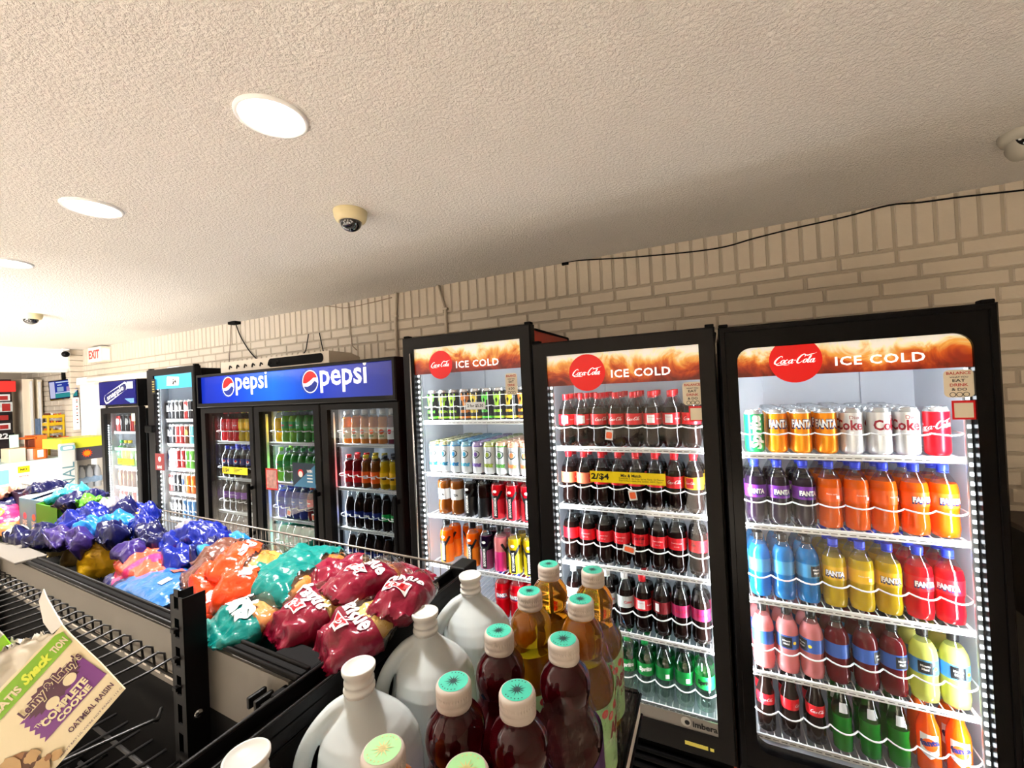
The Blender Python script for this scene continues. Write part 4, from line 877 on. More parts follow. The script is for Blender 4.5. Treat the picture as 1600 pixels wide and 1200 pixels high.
# narrow bright cooler
WB = 'narrow can cooler'
for k, (z, cols) in enumerate(((1.652, ['mk', 'mk', 'mk', 'mk', 'mr', 'mk', 'mk', 'mr']), (1.450, ['mk', 'mk', 'mr', 'mr', 'mw', 'mt', 'mt', 'mt']), (1.250, ['ms', 'ms', 'mr', 'mr', 'mg', 'mg', 'mg', 'mg']), (1.048, ['mr', 'mk', 'mk', 'ms', 'mo', 'mo', 'mo', 'mb']), (.842, ['mk', 'mk', 'mk', 'mb', 'mb', 'mb', 'mo', 'mo']))):
    fill(WB, k, z+H, span(-4.18, -3.64, 8), 1.93, cols, 2, .068)
WA = 'leftmost cooler'
for k, (z, cols) in enumerate(((1.55, ['mr', 'mk', 'mk', 'mr', 'mw', 'mr']), (1.40-.02, ['mg', 'mg', 'mg', 'mg', 'mk', 'mg']), (1.235-.03, ['mg', 'yc', 'yc', 'mg', 'mg', 'mk']), (1.05-.05, ['mw', 'mw', 'mw', 'mw', 'mk', 'mw']), (.86-.04, ['mr', 'mr', 'mk', 'mr', 'mb', 'mb']))): pass
for k, (z, cols) in enumerate(((1.55, ['mr', 'mk', 'mk', 'mr', 'mw', 'mr']), (1.40, []), (1.235, ['dg', 'yc', 'yc', 'mg', 'mg', 'mk']), (1.05, ['mw', 'mw', 'mw', 'mw', 'mk', 'mw']), (.86, ['mr', 'mr', 'mk', 'mr', 'mb', 'mb']))):
    fill(WA, k, z+H, span(-5.0, -4.52, 6), 1.915, cols, 1, .07)
# upright wires of the can rack on the top shelf of the energy drink cooler
o = MB(); o.tube([(-1.365, YS-.012, 1.628+.125), (-.775, YS-.012, 1.628+.125)], .002, WIREW)
for i in range(10): o.tube([(-1.368+i*.0658, YS-.012, 1.63), (-1.368+i*.0658, YS-.012, 1.628+.14)], .0016, WIREW, 5)
o.build('can_rack', cD)
# orange tickets hanging on the wires
def ticket(x, z, label, w=.032, h=.042, tilt=.1, y=None, body=None):
    t = thing('shelf_ticket', label, 'ticket', (x, y or YS-.012, z), 0, 'hanging price tickets'); t.rotation_euler = (0, tilt, 0)
    o = MB(); o.box((-w/2, 0, -h), (w/2, .0008, 0), body or LW); o.flat(poly2(rrect2(-w*.38, -h*.85, w*.38, -h*.2, .006)), pm('ticket_orange', (250, 110, 60), .4), lambda a, b: (a, -.0006, b)); o.build('card', t)
    MB().tube([(0, .001, -.002), (0, .004, .012)], .001, CHROME).build('hook', t)
p = PY(952, 672, YS-.012); ticket(p.x, p.z, 'orange and white ticket hanging on top shelf wire of cola cooler')
p = PY(987, 766, YS-.012); ticket(p.x, p.z, 'orange and white ticket hanging on second shelf wire of cola cooler', tilt=-.15)
p = PY(984, 853, YS-.012); ticket(p.x, p.z, 'wide orange ticket hanging on third shelf wire of cola cooler', .05, .03, .2)
p = PY(452, 796, 1.86); ticket(p.x, p.z, 'pink-orange ticket on third shelf behind middle door, left one', .04, .045, .2, 1.86)
p = PY(490, 803, 1.86); ticket(p.x, p.z, 'pink-orange ticket on third shelf behind middle door, right one', .04, .045, -.1, 1.86)
p = PY(743, 634, YS-.012); o = MB().box((p.x-.055, p.y-.002, p.z-.018), (p.x+.055, p.y, p.z+.018), LW); o.flat(T('2 for $5.50', .09, p.x, p.z, bold=.02), BLACKP, lambda a, b: (a, p.y-.003, b)); tag(o.build('price_card'), 'white price card clipped to top wire of energy drink cooler', 'price card')

# ================================================================== GONDOLA (centre shelving unit)
GA = -radians(1.9)
gon = thing('shelving_unit', 'black double-sided shelving unit with grey back panels, bags heaped on top', 'shelving', (-.6, .437, 0), GA)
GM = Matrix.Translation((-.6, .437, 0))@Matrix.Rotation(GA, 4, 'Z')
LG = -3.3
MB().box((LG, -.006, 1.225), (-.02, .006, 1.335), GREYP).build('back_panel', gon); MB().box((LG, -.005, .1), (-.02, .005, 1.225), BLACKM).build('lower_back_panel', gon)
o = MB(); o.bbox((LG, .002, 1.330), (0, .016, 1.348), BLACKM, .003); o.tube([(LG, -.004, 1.345), (0, -.004, 1.345)], .0045, DGREY, 8); o.tube([(LG, .016, 1.348), (0, .016, 1.348)], .004, DGREY, 8); o.build('top_rail', gon)
def post(x, zt, parent):
    o = MB(); a = .0025; x0, x1, y0, y1 = x-.0215, x+.0215, -.047, -.011
    o.box((x0, y0, .1), (x0+.014, y0+a, zt), BLACK); o.box((x1-.014, y0, .1), (x1, y0+a, zt), BLACK)
    z = .12
    while z < zt-.01:
        o.box((x0+.014, y0, z+.034), (x1-.014, y0+a, min(z+.050, zt)), BLACK); z += .05
    o.box((x1-a, y0, .1), (x1, y1, zt), BLACK); o.box((x0, y0, .1), (x0+a, y1, zt), BLACK)
    for q in range(3): o.box((x-.006, y0-.008, zt-.06-q*.05), (x+.006, y0, zt-.054-q*.05), DGREY)
    return o.build('upright_post', parent)
u1 = post(-.262, 1.442, gon); MB().lathe([(0, 0), (0, .008), (.004, .006), (.005, 0)], CHROME, 12, cap=(False, False)).build('screw', u1)
sc = bpy.data.objects['screw']; sc.location = (-.2405, -.03, 1.235); sc.rotation_euler = (0, pi/2, 0)
post(-1.46, 1.36, gon)
o = MB(); o.bbox((-1.53, -.03, 1.346), (-1.20, .035, 1.352), GREYP, .002); o.build('joint_plate', gon)
# far-side bin: deck, price rail and wire fence
o = MB(); o.box((LG, .012, 1.225), (-.01, .46, 1.24), BLACKM); o.bbox((LG, .455, 1.20), (-.01, .462, 1.245), BLACKM, .002); o.build('upper_shelf', gon)
o = MB(); o.tube([(LG, .46, 1.33), (-.02, .46, 1.33)], .003, pm('steel_wire', (150, 140, 130), .35, metal=.6)); o.tube([(LG, .46, 1.29), (-.02, .46, 1.29)], .002, pm('steel_wire', (150, 140, 130), .35))
for i in range(130): x = LG+.02+i*.025; o.tube([(x, .46, 1.245), (x, .46, 1.33)], .0013, MATS['steel_wire'], 4)
o.build('wire_fence', gon)
o = MB()
for z_ in (.25, .58, .90): o.box((LG, .012, z_), (-.01, .46, z_+.02), BLACKM); o.box((LG, -.46, z_), (-.01, -.012, z_+.02), BLACKM)
o.build('lower_shelf', gon)
# near-side wire rack
rk = MB(); WB_ = pm('black_wire', (34, 32, 31), .35)
x = -.335; i = 0
while x > -2.6:
    rk.tube([(x, -.46, 1.296), (x, -.06, 1.300), (x+.004, -.030, 1.306), (x+.007, -.021, 1.300), (x+.008, -.019, 1.262)], .0024, WB_, 6); x -= .0478
for yy in (-.46, -.30, -.15): rk.tube([(-2.62, yy, 1.291), (-.30, yy, 1.291)], .005, WB_, 8)
rk.tube([(-2.62, -.0195, 1.262), (-.30, -.0195, 1.262)], .003, WB_)
rk.build('wire_rack', gon)
rk = MB()
for q in range(40): rk.box((-.36-q*.058, -.012, 1.243), (-.40-q*.058, -.0065, 1.252), pm('price_slots', (226, 218, 208), .5))
rk.build('slot_row', gon)
rk = MB()
for k_, (z_, l_) in enumerate(((1.16, .62), (1.06, .60))):
    for q in range(12): rk.tube([(-.06-q*.05, -.46, z_), (-.06-q*.05, -.05, z_+.002)], .0024, WB_, 6)
    for yy in (-.44, -.25, -.08): rk.tube([(-l_, yy, z_-.005), (-.05, yy, z_-.005)], .004, WB_, 6)
rk.tube(catmull([(-.30, -.46, 1.296), (-.245, -.12, 1.27), (-.245, -.09, 1.262), (-.27, -.07, 1.262)], 5), .003, WB_)
rk.tube(catmull([(-.19, -.45, 1.20), (-.13, -.09, 1.215), (-.12, -.06, 1.212), (-.16, -.05, 1.21)], 5), .003, WB_); rk.tube(catmull([(-.19, -.45, 1.18), (-.12, -.10, 1.19)], 5), .0025, WB_)
rk.tube([(-.33, -.46, 1.22), (-.20, -.12, 1.235)], .003, WB_)
rk.build('lower_wire_rack', gon)
o = MB(); o.bbox((-.07, -.03, 1.235), (-.02, -.02, 1.255), BLACKM, .003); o.bbox((-.03, -.03, 1.22), (-.005, .02, 1.33), BLACKM, .004); o.bbox((-.10, .0, 1.332), (-.0, .06, 1.346), BLACKM, .004)
for q in range(4): o.bbox((-.075+q*.018, -.04, 1.30), (-.068+q*.018, -.01, 1.318), DGREY, .002)
o.build('end_bracket', gon)

# ------------------------------------------------------------------ end display with juice and jugs
ec = thing('end_display_shelf', 'black end display shelf holding juice bottles and clear water jugs', 'shelf', (-.575, .45, 0))
XB = -.575
o = MB(); o.bbox((-.010, -.75, .12), (.010, .445, 1.300), BLACK, .003); o.box((.010, -.75, 1.292), (.014, .44, 1.296), BLACKM)
for j in range(9):
    for k in range(14):
        yy = -.60+k*.075; zz = 1.26-j*.045+.0*(k % 2); o.box((.0100, yy-.0035, zz-.008), (.0112, yy+.0035, zz+.008), BLACKP)
        if (j+k) % 4 == 0: o.box((.0112, yy+.0015, zz-.006), (.0116, yy+.0030, zz+.005), pm('slot_edge', (96, 88, 80), .4))
o.build('back_panel', ec)
o = MB(); o.bbox((-.020, -.75, 1.298), (.016, .425, 1.325), BLACK, .003); o.box((-.020, -.75, 1.32), (-.017, .43, 1.345), BLACK); o.box((.013, -.75, 1.32), (.016, .43, 1.340), BLACK)
o.tube([(-.0185, -.75, 1.345), (-.0185, .43, 1.345)], .003, DGREY, 6); o.tube([(.0145, -.75, 1.340), (.0145, .43, 1.340)], .0025, DGREY, 6)
o.build('top_channel', ec)
MB().bbox((-.024, .395, 1.300), (.020, .455, 1.352), BLACK, .004).build('end_cap', ec)
o = MB(); o.box((.01, -.65, 1.088), (.395, .475, 1.104), BLACKM); o.bbox((.392, -.65, 1.055), (.400, .478, 1.108), BLACK, .002); o.bbox((.01, .468, 1.06), (.4, .478, 1.112), BLACK, .002); o.box((.37, -.65, 1.101), (.402, .478, 1.107), BLACK)
o.build('shelf', ec)
o = MB(); o.box((.400, -.65, 1.062), (.4035, .470, 1.100), pm('price_strip', (232, 232, 224), .3)); o.tube([(.405, -.65, 1.103), (.405, .478, 1.103)], .003, BLACKM); o.tube([(.405, -.65, 1.059), (.405, .478, 1.059)], .003, BLACKM); o.build('price_strip', ec)
o = MB(); o.box((.0, -.65, .1), (.42, .47, .12), BLACKM); o.box((.01, -.65, .62), (.395, .47, .64), BLACKM); o.box((-.01, .40, 0), (.02, .44, 1.2), BLACKM); o.box((-.01, -.75, 0), (.02, -.70, 1.2), BLACKM); o.build('frame', ec)

# ------------------------------------------------------------------ juice bottles
def juicemat(name, col, tr, absn=1):
    m, nt, out = nodes(name)
    p = N(nt, 'ShaderNodeBsdfPrincipled'); p.inputs['Base Color'].default_value = lin(col); p.inputs['Roughness'].default_value = .03
    p.inputs['Transmission Weight'].default_value = tr; p.inputs['IOR'].default_value = 1.36; p.inputs['Coat Weight'].default_value = .12; p.inputs['Coat Roughness'].default_value = .02; p.inputs['Specular IOR Level'].default_value = .35
    tc = N(nt, 'ShaderNodeTexCoord'); nb = N(nt, 'ShaderNodeTexNoise'); nb.inputs['Scale'].default_value = 30; L(nt, tc, 'Object', nb, 'Vector')
    b = N(nt, 'ShaderNodeBump'); b.inputs['Strength'].default_value = .35; b.inputs['Distance'].default_value = .003; L(nt, nb, 'Fac', b, 'Height'); L(nt, b, 0, p, 'Coat Normal')
    L(nt, p, 0, out, 0); return m
JP = [(0, .030), (.004, .046), (.02, .050), (.05, .0505), (.125, .0515), (.148, .051), (.165, .047), (.180, .040), (.193, .0345), (.199, .033), (.203, .034), (.207, .033), (.211, .034), (.220, .0365), (.232, .0375), (.244, .035), (.254, .029), (.262, .0225), (.270, .0195), (.276, .0195)]
MINT = pm('cap_mint', (70, 190, 165), .4); MINT2 = pm('cap_pale_green', (150, 205, 140), .45); DKT = pm('cap_print', (40, 70, 70), .45)
CAPW = pm('cap_frosted', (222, 210, 200), .3, trans=.25); APG = pm('apple_label', (156, 205, 140), .35, var=(30, .3)); GPL = pm('grape_label', (70, 34, 92), .35, var=(40, .3))
def juice(name, liq, top, label, words, wcol, star):
    t = thing(name, name, 'bottle', (0, 0, -5)); sy = 1.13
    o = MB(); o.lathe(JP, liq, 40, sy=sy)
    o.v = [((x, y, z) if z > .25 else (x, y, z)) for x, y, z in o.v]; o.build('bottle_body', t)
    o = MB(); pr = [(.264, .0215), (.267, .0232), (.272, .0232), (.274, .0222), (.276, .0232), (.281, .0232), (.283, .0224), (.285, .0232), (.291, .0230), (.294, .0215), (.295, .019)]
    o.lathe(pr, CAPW, 36); 
    for q in range(36): a = 2*pi*q/36; o.box((.0225*cos(a)-.0006, .0225*sin(a)-.0006, .276), (.0225*cos(a)+.0008, .0225*sin(a)+.0008, .290), CAPW)
    o.build('cap', t)
    o = MB(); o.lathe([(.2952, 0), (.2952, .0195)], top, 32, cap=(False, False))
    vs = []; fs = []
    for q in range(12):
        a = 2*pi*q/12; r1 = .0125 if q % 2 else .0105; b = len(vs); vs += [(.003*cos(a-.35), .003*sin(a-.35)), (r1*cos(a), r1*sin(a)), (.003*cos(a+.35), .003*sin(a+.35)), (0, 0)]; fs.append((b, b+1, b+2, b+3))
    o.flat((vs, fs), star, lambda x, y: (x, y, .2956))
    for q in range(22):
        a = 2*pi*q/22
        if 3 < q < 9 or 13 < q < 20: o.flat(poly2([(.016*cos(a)+dx*.0007, .016*sin(a)+dy*.0009) for dx, dy in ((-1, -1), (1, -1), (1, 1), (-1, 1))]), star, lambda x, y: (x, y, .2956))
    o.build('cap_disc', t)
    if label:
        R = rfun(JP); o = MB(); vs = []; fs = []; n = 40
        zs = (.02, .06, .10, .14, .150)
        for z_ in zs:
            for j in range(n): a = 2*pi*j/n; r = R(z_)+.0012; vs.append((r*cos(a), r*sin(a)*sy, z_+.012*sin(a*2)*(z_ > .14)))
        for i_ in range(len(zs)-1):
            for j in range(n): fs.append((i_*n+j, i_*n+(j+1) % n, (i_+1)*n+(j+1) % n, (i_+1)*n+j))
        o.add(vs, fs, label, True)
        def fn(x, z_): r = .0520+.0012; a = x/r; return (r*cos(a), r*sin(a)*sy, .095+z_)
        fn.band = .006
        o.flat(T(words, .062, bold=.06, h=.024), wcol, fn); o.flat(T('JUICE', .03, y=-.024, bold=.03), wcol, fn)
        if label is APG:
            for q in range(7): o.flat(disc2(-.04+q*.014, .034-.01*(q % 2), .007, n=12), pm('apple_blush', (196, 70, 60), .4), fn)
        o.build('label', t)
    return reg(t)
GRAPE = juicemat('grape_juice', (64, 4, 12), .5); APPLE = juicemat('apple_juice', (228, 152, 34), .9); ORJ = juicemat('orange_drink', (226, 120, 30), .3)
jg = juice('juice_bottle', GRAPE, MINT, GPL, 'GRAPE', pm('wht2', (236, 226, 226), .4), DKT); ja = juice('juice_bottle', APPLE, MINT, APG, 'APPLE', pm('dkred2', (120, 26, 30), .4), DKT)
jo = juice('juice_bottle', ORJ, MINT2, pm('orange_label', (230, 150, 60), .4), 'ORANGE', LW, pm('cap_print_tan', (196, 186, 120), .45)); jq = juice('juice_bottle', GRAPE, MINT2, GPL, 'GRAPE', LW, pm('cap_print_tan', (196, 186, 120), .45))
JG = 'large juice bottles on the end display shelf'
for pr, x, y, lb in ((ja, -.333, .834, 'amber juice bottle farthest back in left column by water jugs'), (ja, -.238, .837, 'amber juice bottle farthest back in right column by shelf edge'), (ja, -.325, .711, 'amber juice bottle second from back in left column'), (ja, -.228, .715, 'amber juice bottle second from back, right column, before cola cooler'),
    (jg, -.320, .577, 'dark grape juice bottle with teal cap, farthest back in left column'), (jg, -.219, .593, 'dark grape juice bottle with teal cap, farthest back at shelf edge'), (jg, -.323, .454, 'dark grape juice bottle, teal cap, between front water jug and its twin'), (jg, -.239, .471, 'dark grape juice bottle, teal cap, nearest at the shelf edge'),
    (jo, -.336, .338, 'orange drink bottle with pale green cap at bottom photo edge'), (jq, -.240, .352, 'pale green capped dark bottle cut by bottom photo edge')):
    put(pr, (x, y, 1.105), random.uniform(-.25, .2), lb, JG, 'bottle')
# crinkled shrink film down the outer side of the bottles
FILM = clear('shrink_film', (253, 252, 252), .5, .06, fac=.0, bump=(38, .9, .02))
o = MB(); vs = []; fs = []; ny, nz = 90, 36
for i in range(ny):
    for j in range(nz):
        y = .40+.46*i/(ny-1); z = 1.110+.235*j/(nz-1); k = abs(((y-.471)/.122) % 1-.5)*2      # 1 at bottle centres
        k = cos(2*pi*(y-.471)/.122)*.5+.5; rr = .012*k; taper = max(0, (z-1.255)/.09); xx = -.176-(.02)*(1-k)-taper**1.3*.030
        nn = noise.noise(Vector((y*38, z*16, 1.3)))*.0045+abs(noise.noise(Vector((y*80, z*30+y*30, 5))))*.004
        xx += nn-.004+(.012 if y > .53 else 0)
        vs.append((xx, y, z))
for i in range(ny-1):
    for j in range(nz-1): a = i*nz+j; fs.append((a, a+1, a+nz+1, a+nz))
o.add(vs, fs, FILM, True); tag(o.build('shrink_film'), 'crinkled clear plastic film hanging down the outer side of juice bottles', 'plastic film')

# ------------------------------------------------------------------ water jugs
def jug_mesh():
    n = 48; mb = MB(); a = .0705
    def R(th, h, e):   # superellipse
        return h/((abs(cos(th))**e+abs(sin(th))**e)**(1/e))
    rings = [(0, .063, 4), (.006, .0685, 5), (.02, a, 5.5), (.10, a, 5.5), (.135, a, 5), (.155, .070, 4.4), (.175, .0685, 3.8), (.192, .063, 3.1), (.205, .055, 2.7), (.217, .0435, 2.4), (.228, .032, 2.1), (.236, .025, 2), (.242, .022, 2), (.248, .0205, 2)]
    vs = []; fs = []
    for z, h, e in rings:
        for j in range(n):
            th = 2*pi*j/n; r = R(th, h, e); d = (th-radians(225)+pi) % (2*pi)-pi
            bump = math.exp(-((z-.165)/.042)**2); r *= 1-.40*math.exp(-(d/.42)**2)*bump
            if .03 < z < .13: r *= 1-.012*(1 if abs((th/(pi/2)) % 1-.5) > .22 else 0)
            vs.append((r*cos(th), r*sin(th), z))
    for i in range(len(rings)-1):
        for j in range(n): fs.append((i*n+j, i*n+(j+1) % n, (i+1)*n+(j+1) % n, (i+1)*n+j))
    fs += [tuple(range(n))[::-1], tuple((len(rings)-1)*n+j for j in range(n))]
    mb.add(vs, fs, WHITEP)
    c, s_ = cos(radians(225)), sin(radians(225))
    pth = catmull([(.016, .236), (.036, .228), (.058, .208), (.073, .183), (.080, .155), (.081, .125), (.075, .098), (.056, .088)], 6)
    mb.tube([(r*c, r*s_, z) for r, z in pth], [.0125]*len(pth), WHITEP, 12)
    ob = mb.build('tmp'); md = ob.modifiers.new('r', 'REMESH'); md.mode = 'VOXEL'; md.voxel_size = .0021; md.use_smooth_shade = True
    sm_ = ob.modifiers.new('s', 'SMOOTH'); sm_.iterations = 4; sm_.factor = .5
    bpy.context.view_layer.update()
    me = bpy.data.meshes.new_from_object(ob.evaluated_get(bpy.context.evaluated_depsgraph_get()))
    bpy.data.objects.remove(ob); return me
def jugmat():
    m, nt, out = nodes('milky_plastic'); c = lin((240, 248, 248))
    d = N(nt, 'ShaderNodeBsdfDiffuse'); d.inputs[0].default_value = c; t = N(nt, 'ShaderNodeBsdfTranslucent'); t.inputs[0].default_value = c
    r = N(nt, 'ShaderNodeBsdfTransparent'); r.inputs[0].default_value = (.95, .97, .97, 1); g = N(nt, 'ShaderNodeBsdfGlossy'); g.inputs['Roughness'].default_value = .22
    a = N(nt, 'ShaderNodeMixShader'); a.inputs[0].default_value = .4; L(nt, d, 0, a, 1); L(nt, t, 0, a, 2)
    b = N(nt, 'ShaderNodeMixShader'); b.inputs[0].default_value = .14; L(nt, a, 0, b, 1); L(nt, r, 0, b, 2)
    fr = N(nt, 'ShaderNodeFresnel'); fr.inputs[0].default_value = 1.45; e = N(nt, 'ShaderNodeMixShader'); L(nt, fr, 0, e, 0); L(nt, b, 0, e, 1); L(nt, g, 0, e, 2)
    L(nt, e, 0, out, 0); return m
jt = thing('water_jug', 'jug', 'jug', (0, 0, -5)); me = jug_mesh(); me.materials.clear(); me.materials.append(jugmat())
me.polygons.foreach_set('material_index', [0]*len(me.polygons)); me.polygons.foreach_set('use_smooth', [True]*len(me.polygons))
ob = bpy.data.objects.new('jug_body', me); COL.objects.link(ob); ob.parent = jt
MB().lathe([(.246, .0200), (.250, .0205), (.251, .0222), (.255, .0222), (.256, .0200), (.261, .0198), (.262, .0212), (.265, .0212), (.266, .0196), (.272, .0200), (.276, .0226), (.279, .0236), (.2835, .0236), (.2845, .0226), (.2842, .0205), (.2825, .0195), (.2825, 0)], pm('jug_neck', (240, 240, 234), .25, trans=.35), 36, cap=(False, False)).build('neck_cap', jt)
o = MB(); LB = pm('jug_label', (40, 140, 170), .35); o.flat(poly2([(-.034, -.05), (.034, -.05), (.034, .05), (-.034, .05)]), LB, lambda x, z: (.0715, x-.034, .085+z)); o.flat(T('WATER', .05, bold=.05), WHITE, lambda x, z: (.0720, x-.034, .10+z)); o.build('label', jt)
reg(jt)
for i, (x, y) in enumerate(((-.480, .752), (-.480, .598), (-.480, .443), (-.482, .283))):
    put(jt, (x, y, 1.105), 0, ['farthest translucent water jug, next to the end of black panel', 'second farthest translucent jug beside amber bottles', 'full translucent jug nearest the camera, beside dark grape bottles', 'translucent jug cut off by bottom photo edge, only neck visible'][i], 'translucent water jugs on the end display', 'jug')

# ================================================================== BAGS
def foil(name, col, rough=.28, bs=38, bd=.006, st=.8, metal=0):
    if name in MATS: return MATS[name]
    return pm(name, col, rough, metal=metal, coat=.32, bump=(bs, st, bd), spec=.3)
MAR = foil('bag_maroon', (112, 8, 36)); TEA = foil('bag_teal', (4, 104, 98)); ORB = foil('bag_orange', (214, 56, 16)); ORL = foil('bag_light_orange', (238, 150, 84)); BRN = foil('bag_brown', (92, 54, 42)); ROY = foil('bag_royal', (12, 30, 124)); NVB = foil('bag_navy', (16, 18, 70)); SKY = foil('bag_sky', (34, 120, 200)); PUR = foil('bag_purple', (52, 36, 104)); YLB = foil('bag_yellow', (214, 166, 20), .4); BEI = foil('bag_beige', (168, 146, 88), .45); PNK = foil('bag_pink', (222, 50, 110)); BWH = foil('bag_white', (222, 222, 224)); GRB = foil('bag_green', (88, 176, 40)); CYB = foil('bag_cyan', (60, 184, 220)); RDO = foil('bag_red_orange', (228, 88, 64)); STB = foil('bag_steel_blue', (34, 92, 150)); SIL = foil('bag_silver', (170, 166, 172), .2, metal=.4)
CLR = clear('bag_clear', (248, 244, 238), 1.0, .08, fac=.10, bump=(45, .9, .004))
CRUST = pm('bread_crust', (206, 132, 52), .55, bump=(35, .5, .006), var=(20, .35)); PANB = pm('bread_choc', (226, 176, 92), .55, bump=(40, .5, .006), var=(16, .6)); SWEET = pm('bread_ring', (150, 92, 44), .5, bump=(60, .6, .006), var=(60, .5))
def bag(name, p1, p2, W_, H_, zones, seed, label, group, roll=0, words=(), bread=None, cat='bag', wr=1.0, crimp=True):
    p1, p2 = Vector(p1), Vector(p2); d = p2-p1; Ln = d.length; xa = d.normalized(); up = Vector((0, 0, 1))
    if abs(xa.z) > .8: up = Vector((.75, -.65, 0))
    ya = up.cross(xa).normalized(); za = xa.cross(ya); M = Matrix((xa, ya, za)).transposed().to_4x4()@Matrix.Rotation(roll, 4, 'X'); M.translation = (p1+p2)/2
    t = thing(name, label, cat, group=group); t.matrix_world = M
    rnd = random.Random(seed); ph = [rnd.uniform(0, 6) for _ in range(6)]
    def w(u): return W_/2*(1-.10*abs(u)**4+.05*sin(u*4+ph[0])) * (1 if abs(u) < .86 else 1-.10*(abs(u)-.86)/.14)
    def th(u, v): return H_/2*max(0, 1-abs(u)**3.2)**.6*max(0, 1-abs(v)**2.3)**.55
    def surf(u, v, s):
        x = u*Ln/2; y = v*w(u); h = th(u, v); q = Vector((x*14+seed*3.1, y*14, s*2.7+seed)); n = noise.fractal(q, .9, 2.1, 3)
        rg = abs(noise.noise(Vector((x*26+seed, y*30+x*10, s*4+ph[1]))))
        ed = .35+.65*abs(u)**2
        r2 = abs(noise.noise(Vector((x*44+y*22, y*40-x*18+seed, s*3)))); vd = noise.voronoi(Vector((x*19+y*5, y*23, s*1.5+seed)))[0]; vf = min(.7, vd[1]-vd[0])
        zz = s*(h*(1+.34*n*wr)+(-rg*.022*ed-r2*.007+.004+(vf-.3)*.020*(.5+.5*abs(u)))*wr*min(1, h/(H_*.12+1e-6)))+.006*sin(u*5+ph[2])*(abs(u) > .8)
        if abs(u) > .9: zz += .004*sin(v*9+ph[3])*(abs(u)-.9)*10
        y += .006*noise.noise(Vector((x*20, seed, s)))*wr
        return (x, y, zz)
    nu, nv = 46, 24; vs = []; fs = []; idx = {}
    for s in (1, -1):
        for i in range(nu+1):
            for j in range(nv+1):
                if s == -1 and (j == 0 or j == nv): idx[(s, i, j)] = idx[(1, i, j)]; continue
                u = -1+2*i/nu; v = -1+2*j/nv; idx[(s, i, j)] = len(vs)
                p = surf(u, v, s)
                if crimp and i in (0, nu): p = (p[0]+(.003 if j % 2 else -.003)*(1 if i else -1), p[1], p[2])
                vs.append(p)
    o = MB(); mats = [z[2] for z in zones]
    for mt in mats: o.m(mt)
    o.v = vs
    for s in (1, -1):
        for i in range(nu):
            for j in range(nv):
                u = -1+2*(i+.5)/nu; f = (idx[(s, i, j)], idx[(s, i+1, j)], idx[(s, i+1, j+1)], idx[(s, i, j+1)])
                v = -1+2*(j+.5)/nv; sl = u+.12*sin(v*2.5+ph[4])
                mt = mats[-1]
                for a, b, z_ in zones:
                    if a <= sl < b: mt = z_; break
                o.f.append(f if s == 1 else f[::-1]); o.mi.append(o.m(mt)); o.sm.append(True)
    def top(x, y):
        u = max(-.98, min(.98, x*2/Ln)); v = max(-.98, min(.98, y/w(u))); return surf(u, v, 1)[2]
    for d2, mt in words:
        v2, f2 = bands(bands(d2, .007, 0), .007, 1); o.add([(x, y, top(x, y)+.0022) for x, y in v2], f2, mt)
    o.build('wrapper', t)
    if bread:
        bm_, a, b = bread; br = MB(); n = 14; vs = []; fs = []
        nn = 14
        for i in range(nn+1):
            u = a+(b-a)*i/nn; k = sqrt(max(0, 1-(2*i/nn-1)**6))
            for j in range(n):
                an = 2*pi*j/n; vs.append((u*Ln/2, w(u)*.80*k*cos(an), H_/2*.74*k*sin(an)*max(0, 1-abs(u)**3.2)**.5*(1+.08*sin(i*2.2))))
        for i in range(nn):
            for j in range(n): fs.append((i*n+j, (i+1)*n+j, (i+1)*n+(j+1) % n, i*n+(j+1) % n))
        br.add(vs, fs, bm_, True); br.build('bread', t)
    return t
def bz(a, az, b, bz_): return PZ(a[0], a[1], az), PZ(b[0], b[1], bz_)
BG = 'bread bags heaped on the shelving unit'
BIM = lambda x, y, rot, s=.05: [(poly2([(x+(px*cos(rot)-pz*sin(rot))*s, y+(px*sin(rot)+pz*cos(rot))*s) for px, pz in ((-.62, -.30), (.62, -.30), (.7, .30), (-.7, .30))]), LW), (poly2([(x+(px*cos(rot)-pz*sin(rot))*s*.9, y+(px*sin(rot)+pz*cos(rot))*s*.9) for px, pz in ((-.62, -.28), (.62, -.28), (.7, .28), (-.7, .28))]), LR), (T('BIMBO', s*1.05, x, y, rot=rot, bold=.03), LW)]
def maroon(a, az, b, bz2, W_, H_, seed, label, k=.25, words=True, roll=0, br=PANB):
    p1, p2 = bz(a, az, b, bz2); Ln = (p2-p1).length
    wd = ([(T('Panque', W_*.80, Ln*.02, 0, rot=-pi/2, h=.042, bold=.03), LW)]+BIM(-Ln*.19, 0, -pi/2, .038)) if words else ()
    return bag('bread_bag', p1, p2, W_, H_, [(-2, k, MAR), (k, 2, CLR)], seed, label, BG, roll, wd, (br, -.35, .80))
maroon((425, 1000), 1.345, (550, 922), 1.375, .125, .08, 3, 'maroon bread bag, loaf end bare, left of its twin by the black panel', .18)
maroon((498, 1030), 1.345, (618, 945), 1.385, .115, .08, 4, 'maroon bread bag lowest against the black panel, printed side up', .16)
maroon((478, 905), 1.385, (600, 897), 1.355, .12, .075, 5, 'maroon bread bag topmost of heap, beside upper teal bag', .25, False)
maroon((514, 926), 1.405, (628, 893), 1.385, .105, .07, 6, 'maroon bread bag lying across the others with ring bread end', .35, True, br=SWEET)
maroon((598, 968), 1.39, (660, 908), 1.385, .095, .07, 8, 'maroon bread bag wedged in corner of black panel', .45, True)
p1, p2 = bz((560, 892), 1.335, (660, 915), 1.33); bag('bread_bag', p1, p2, .14, .07, [(-2, .1, CLR), (.1, 2, MAR)], 9, 'clear-ended maroon bread bag at back edge by wire fence', BG, 0, (), (SWEET, -.8, .6))
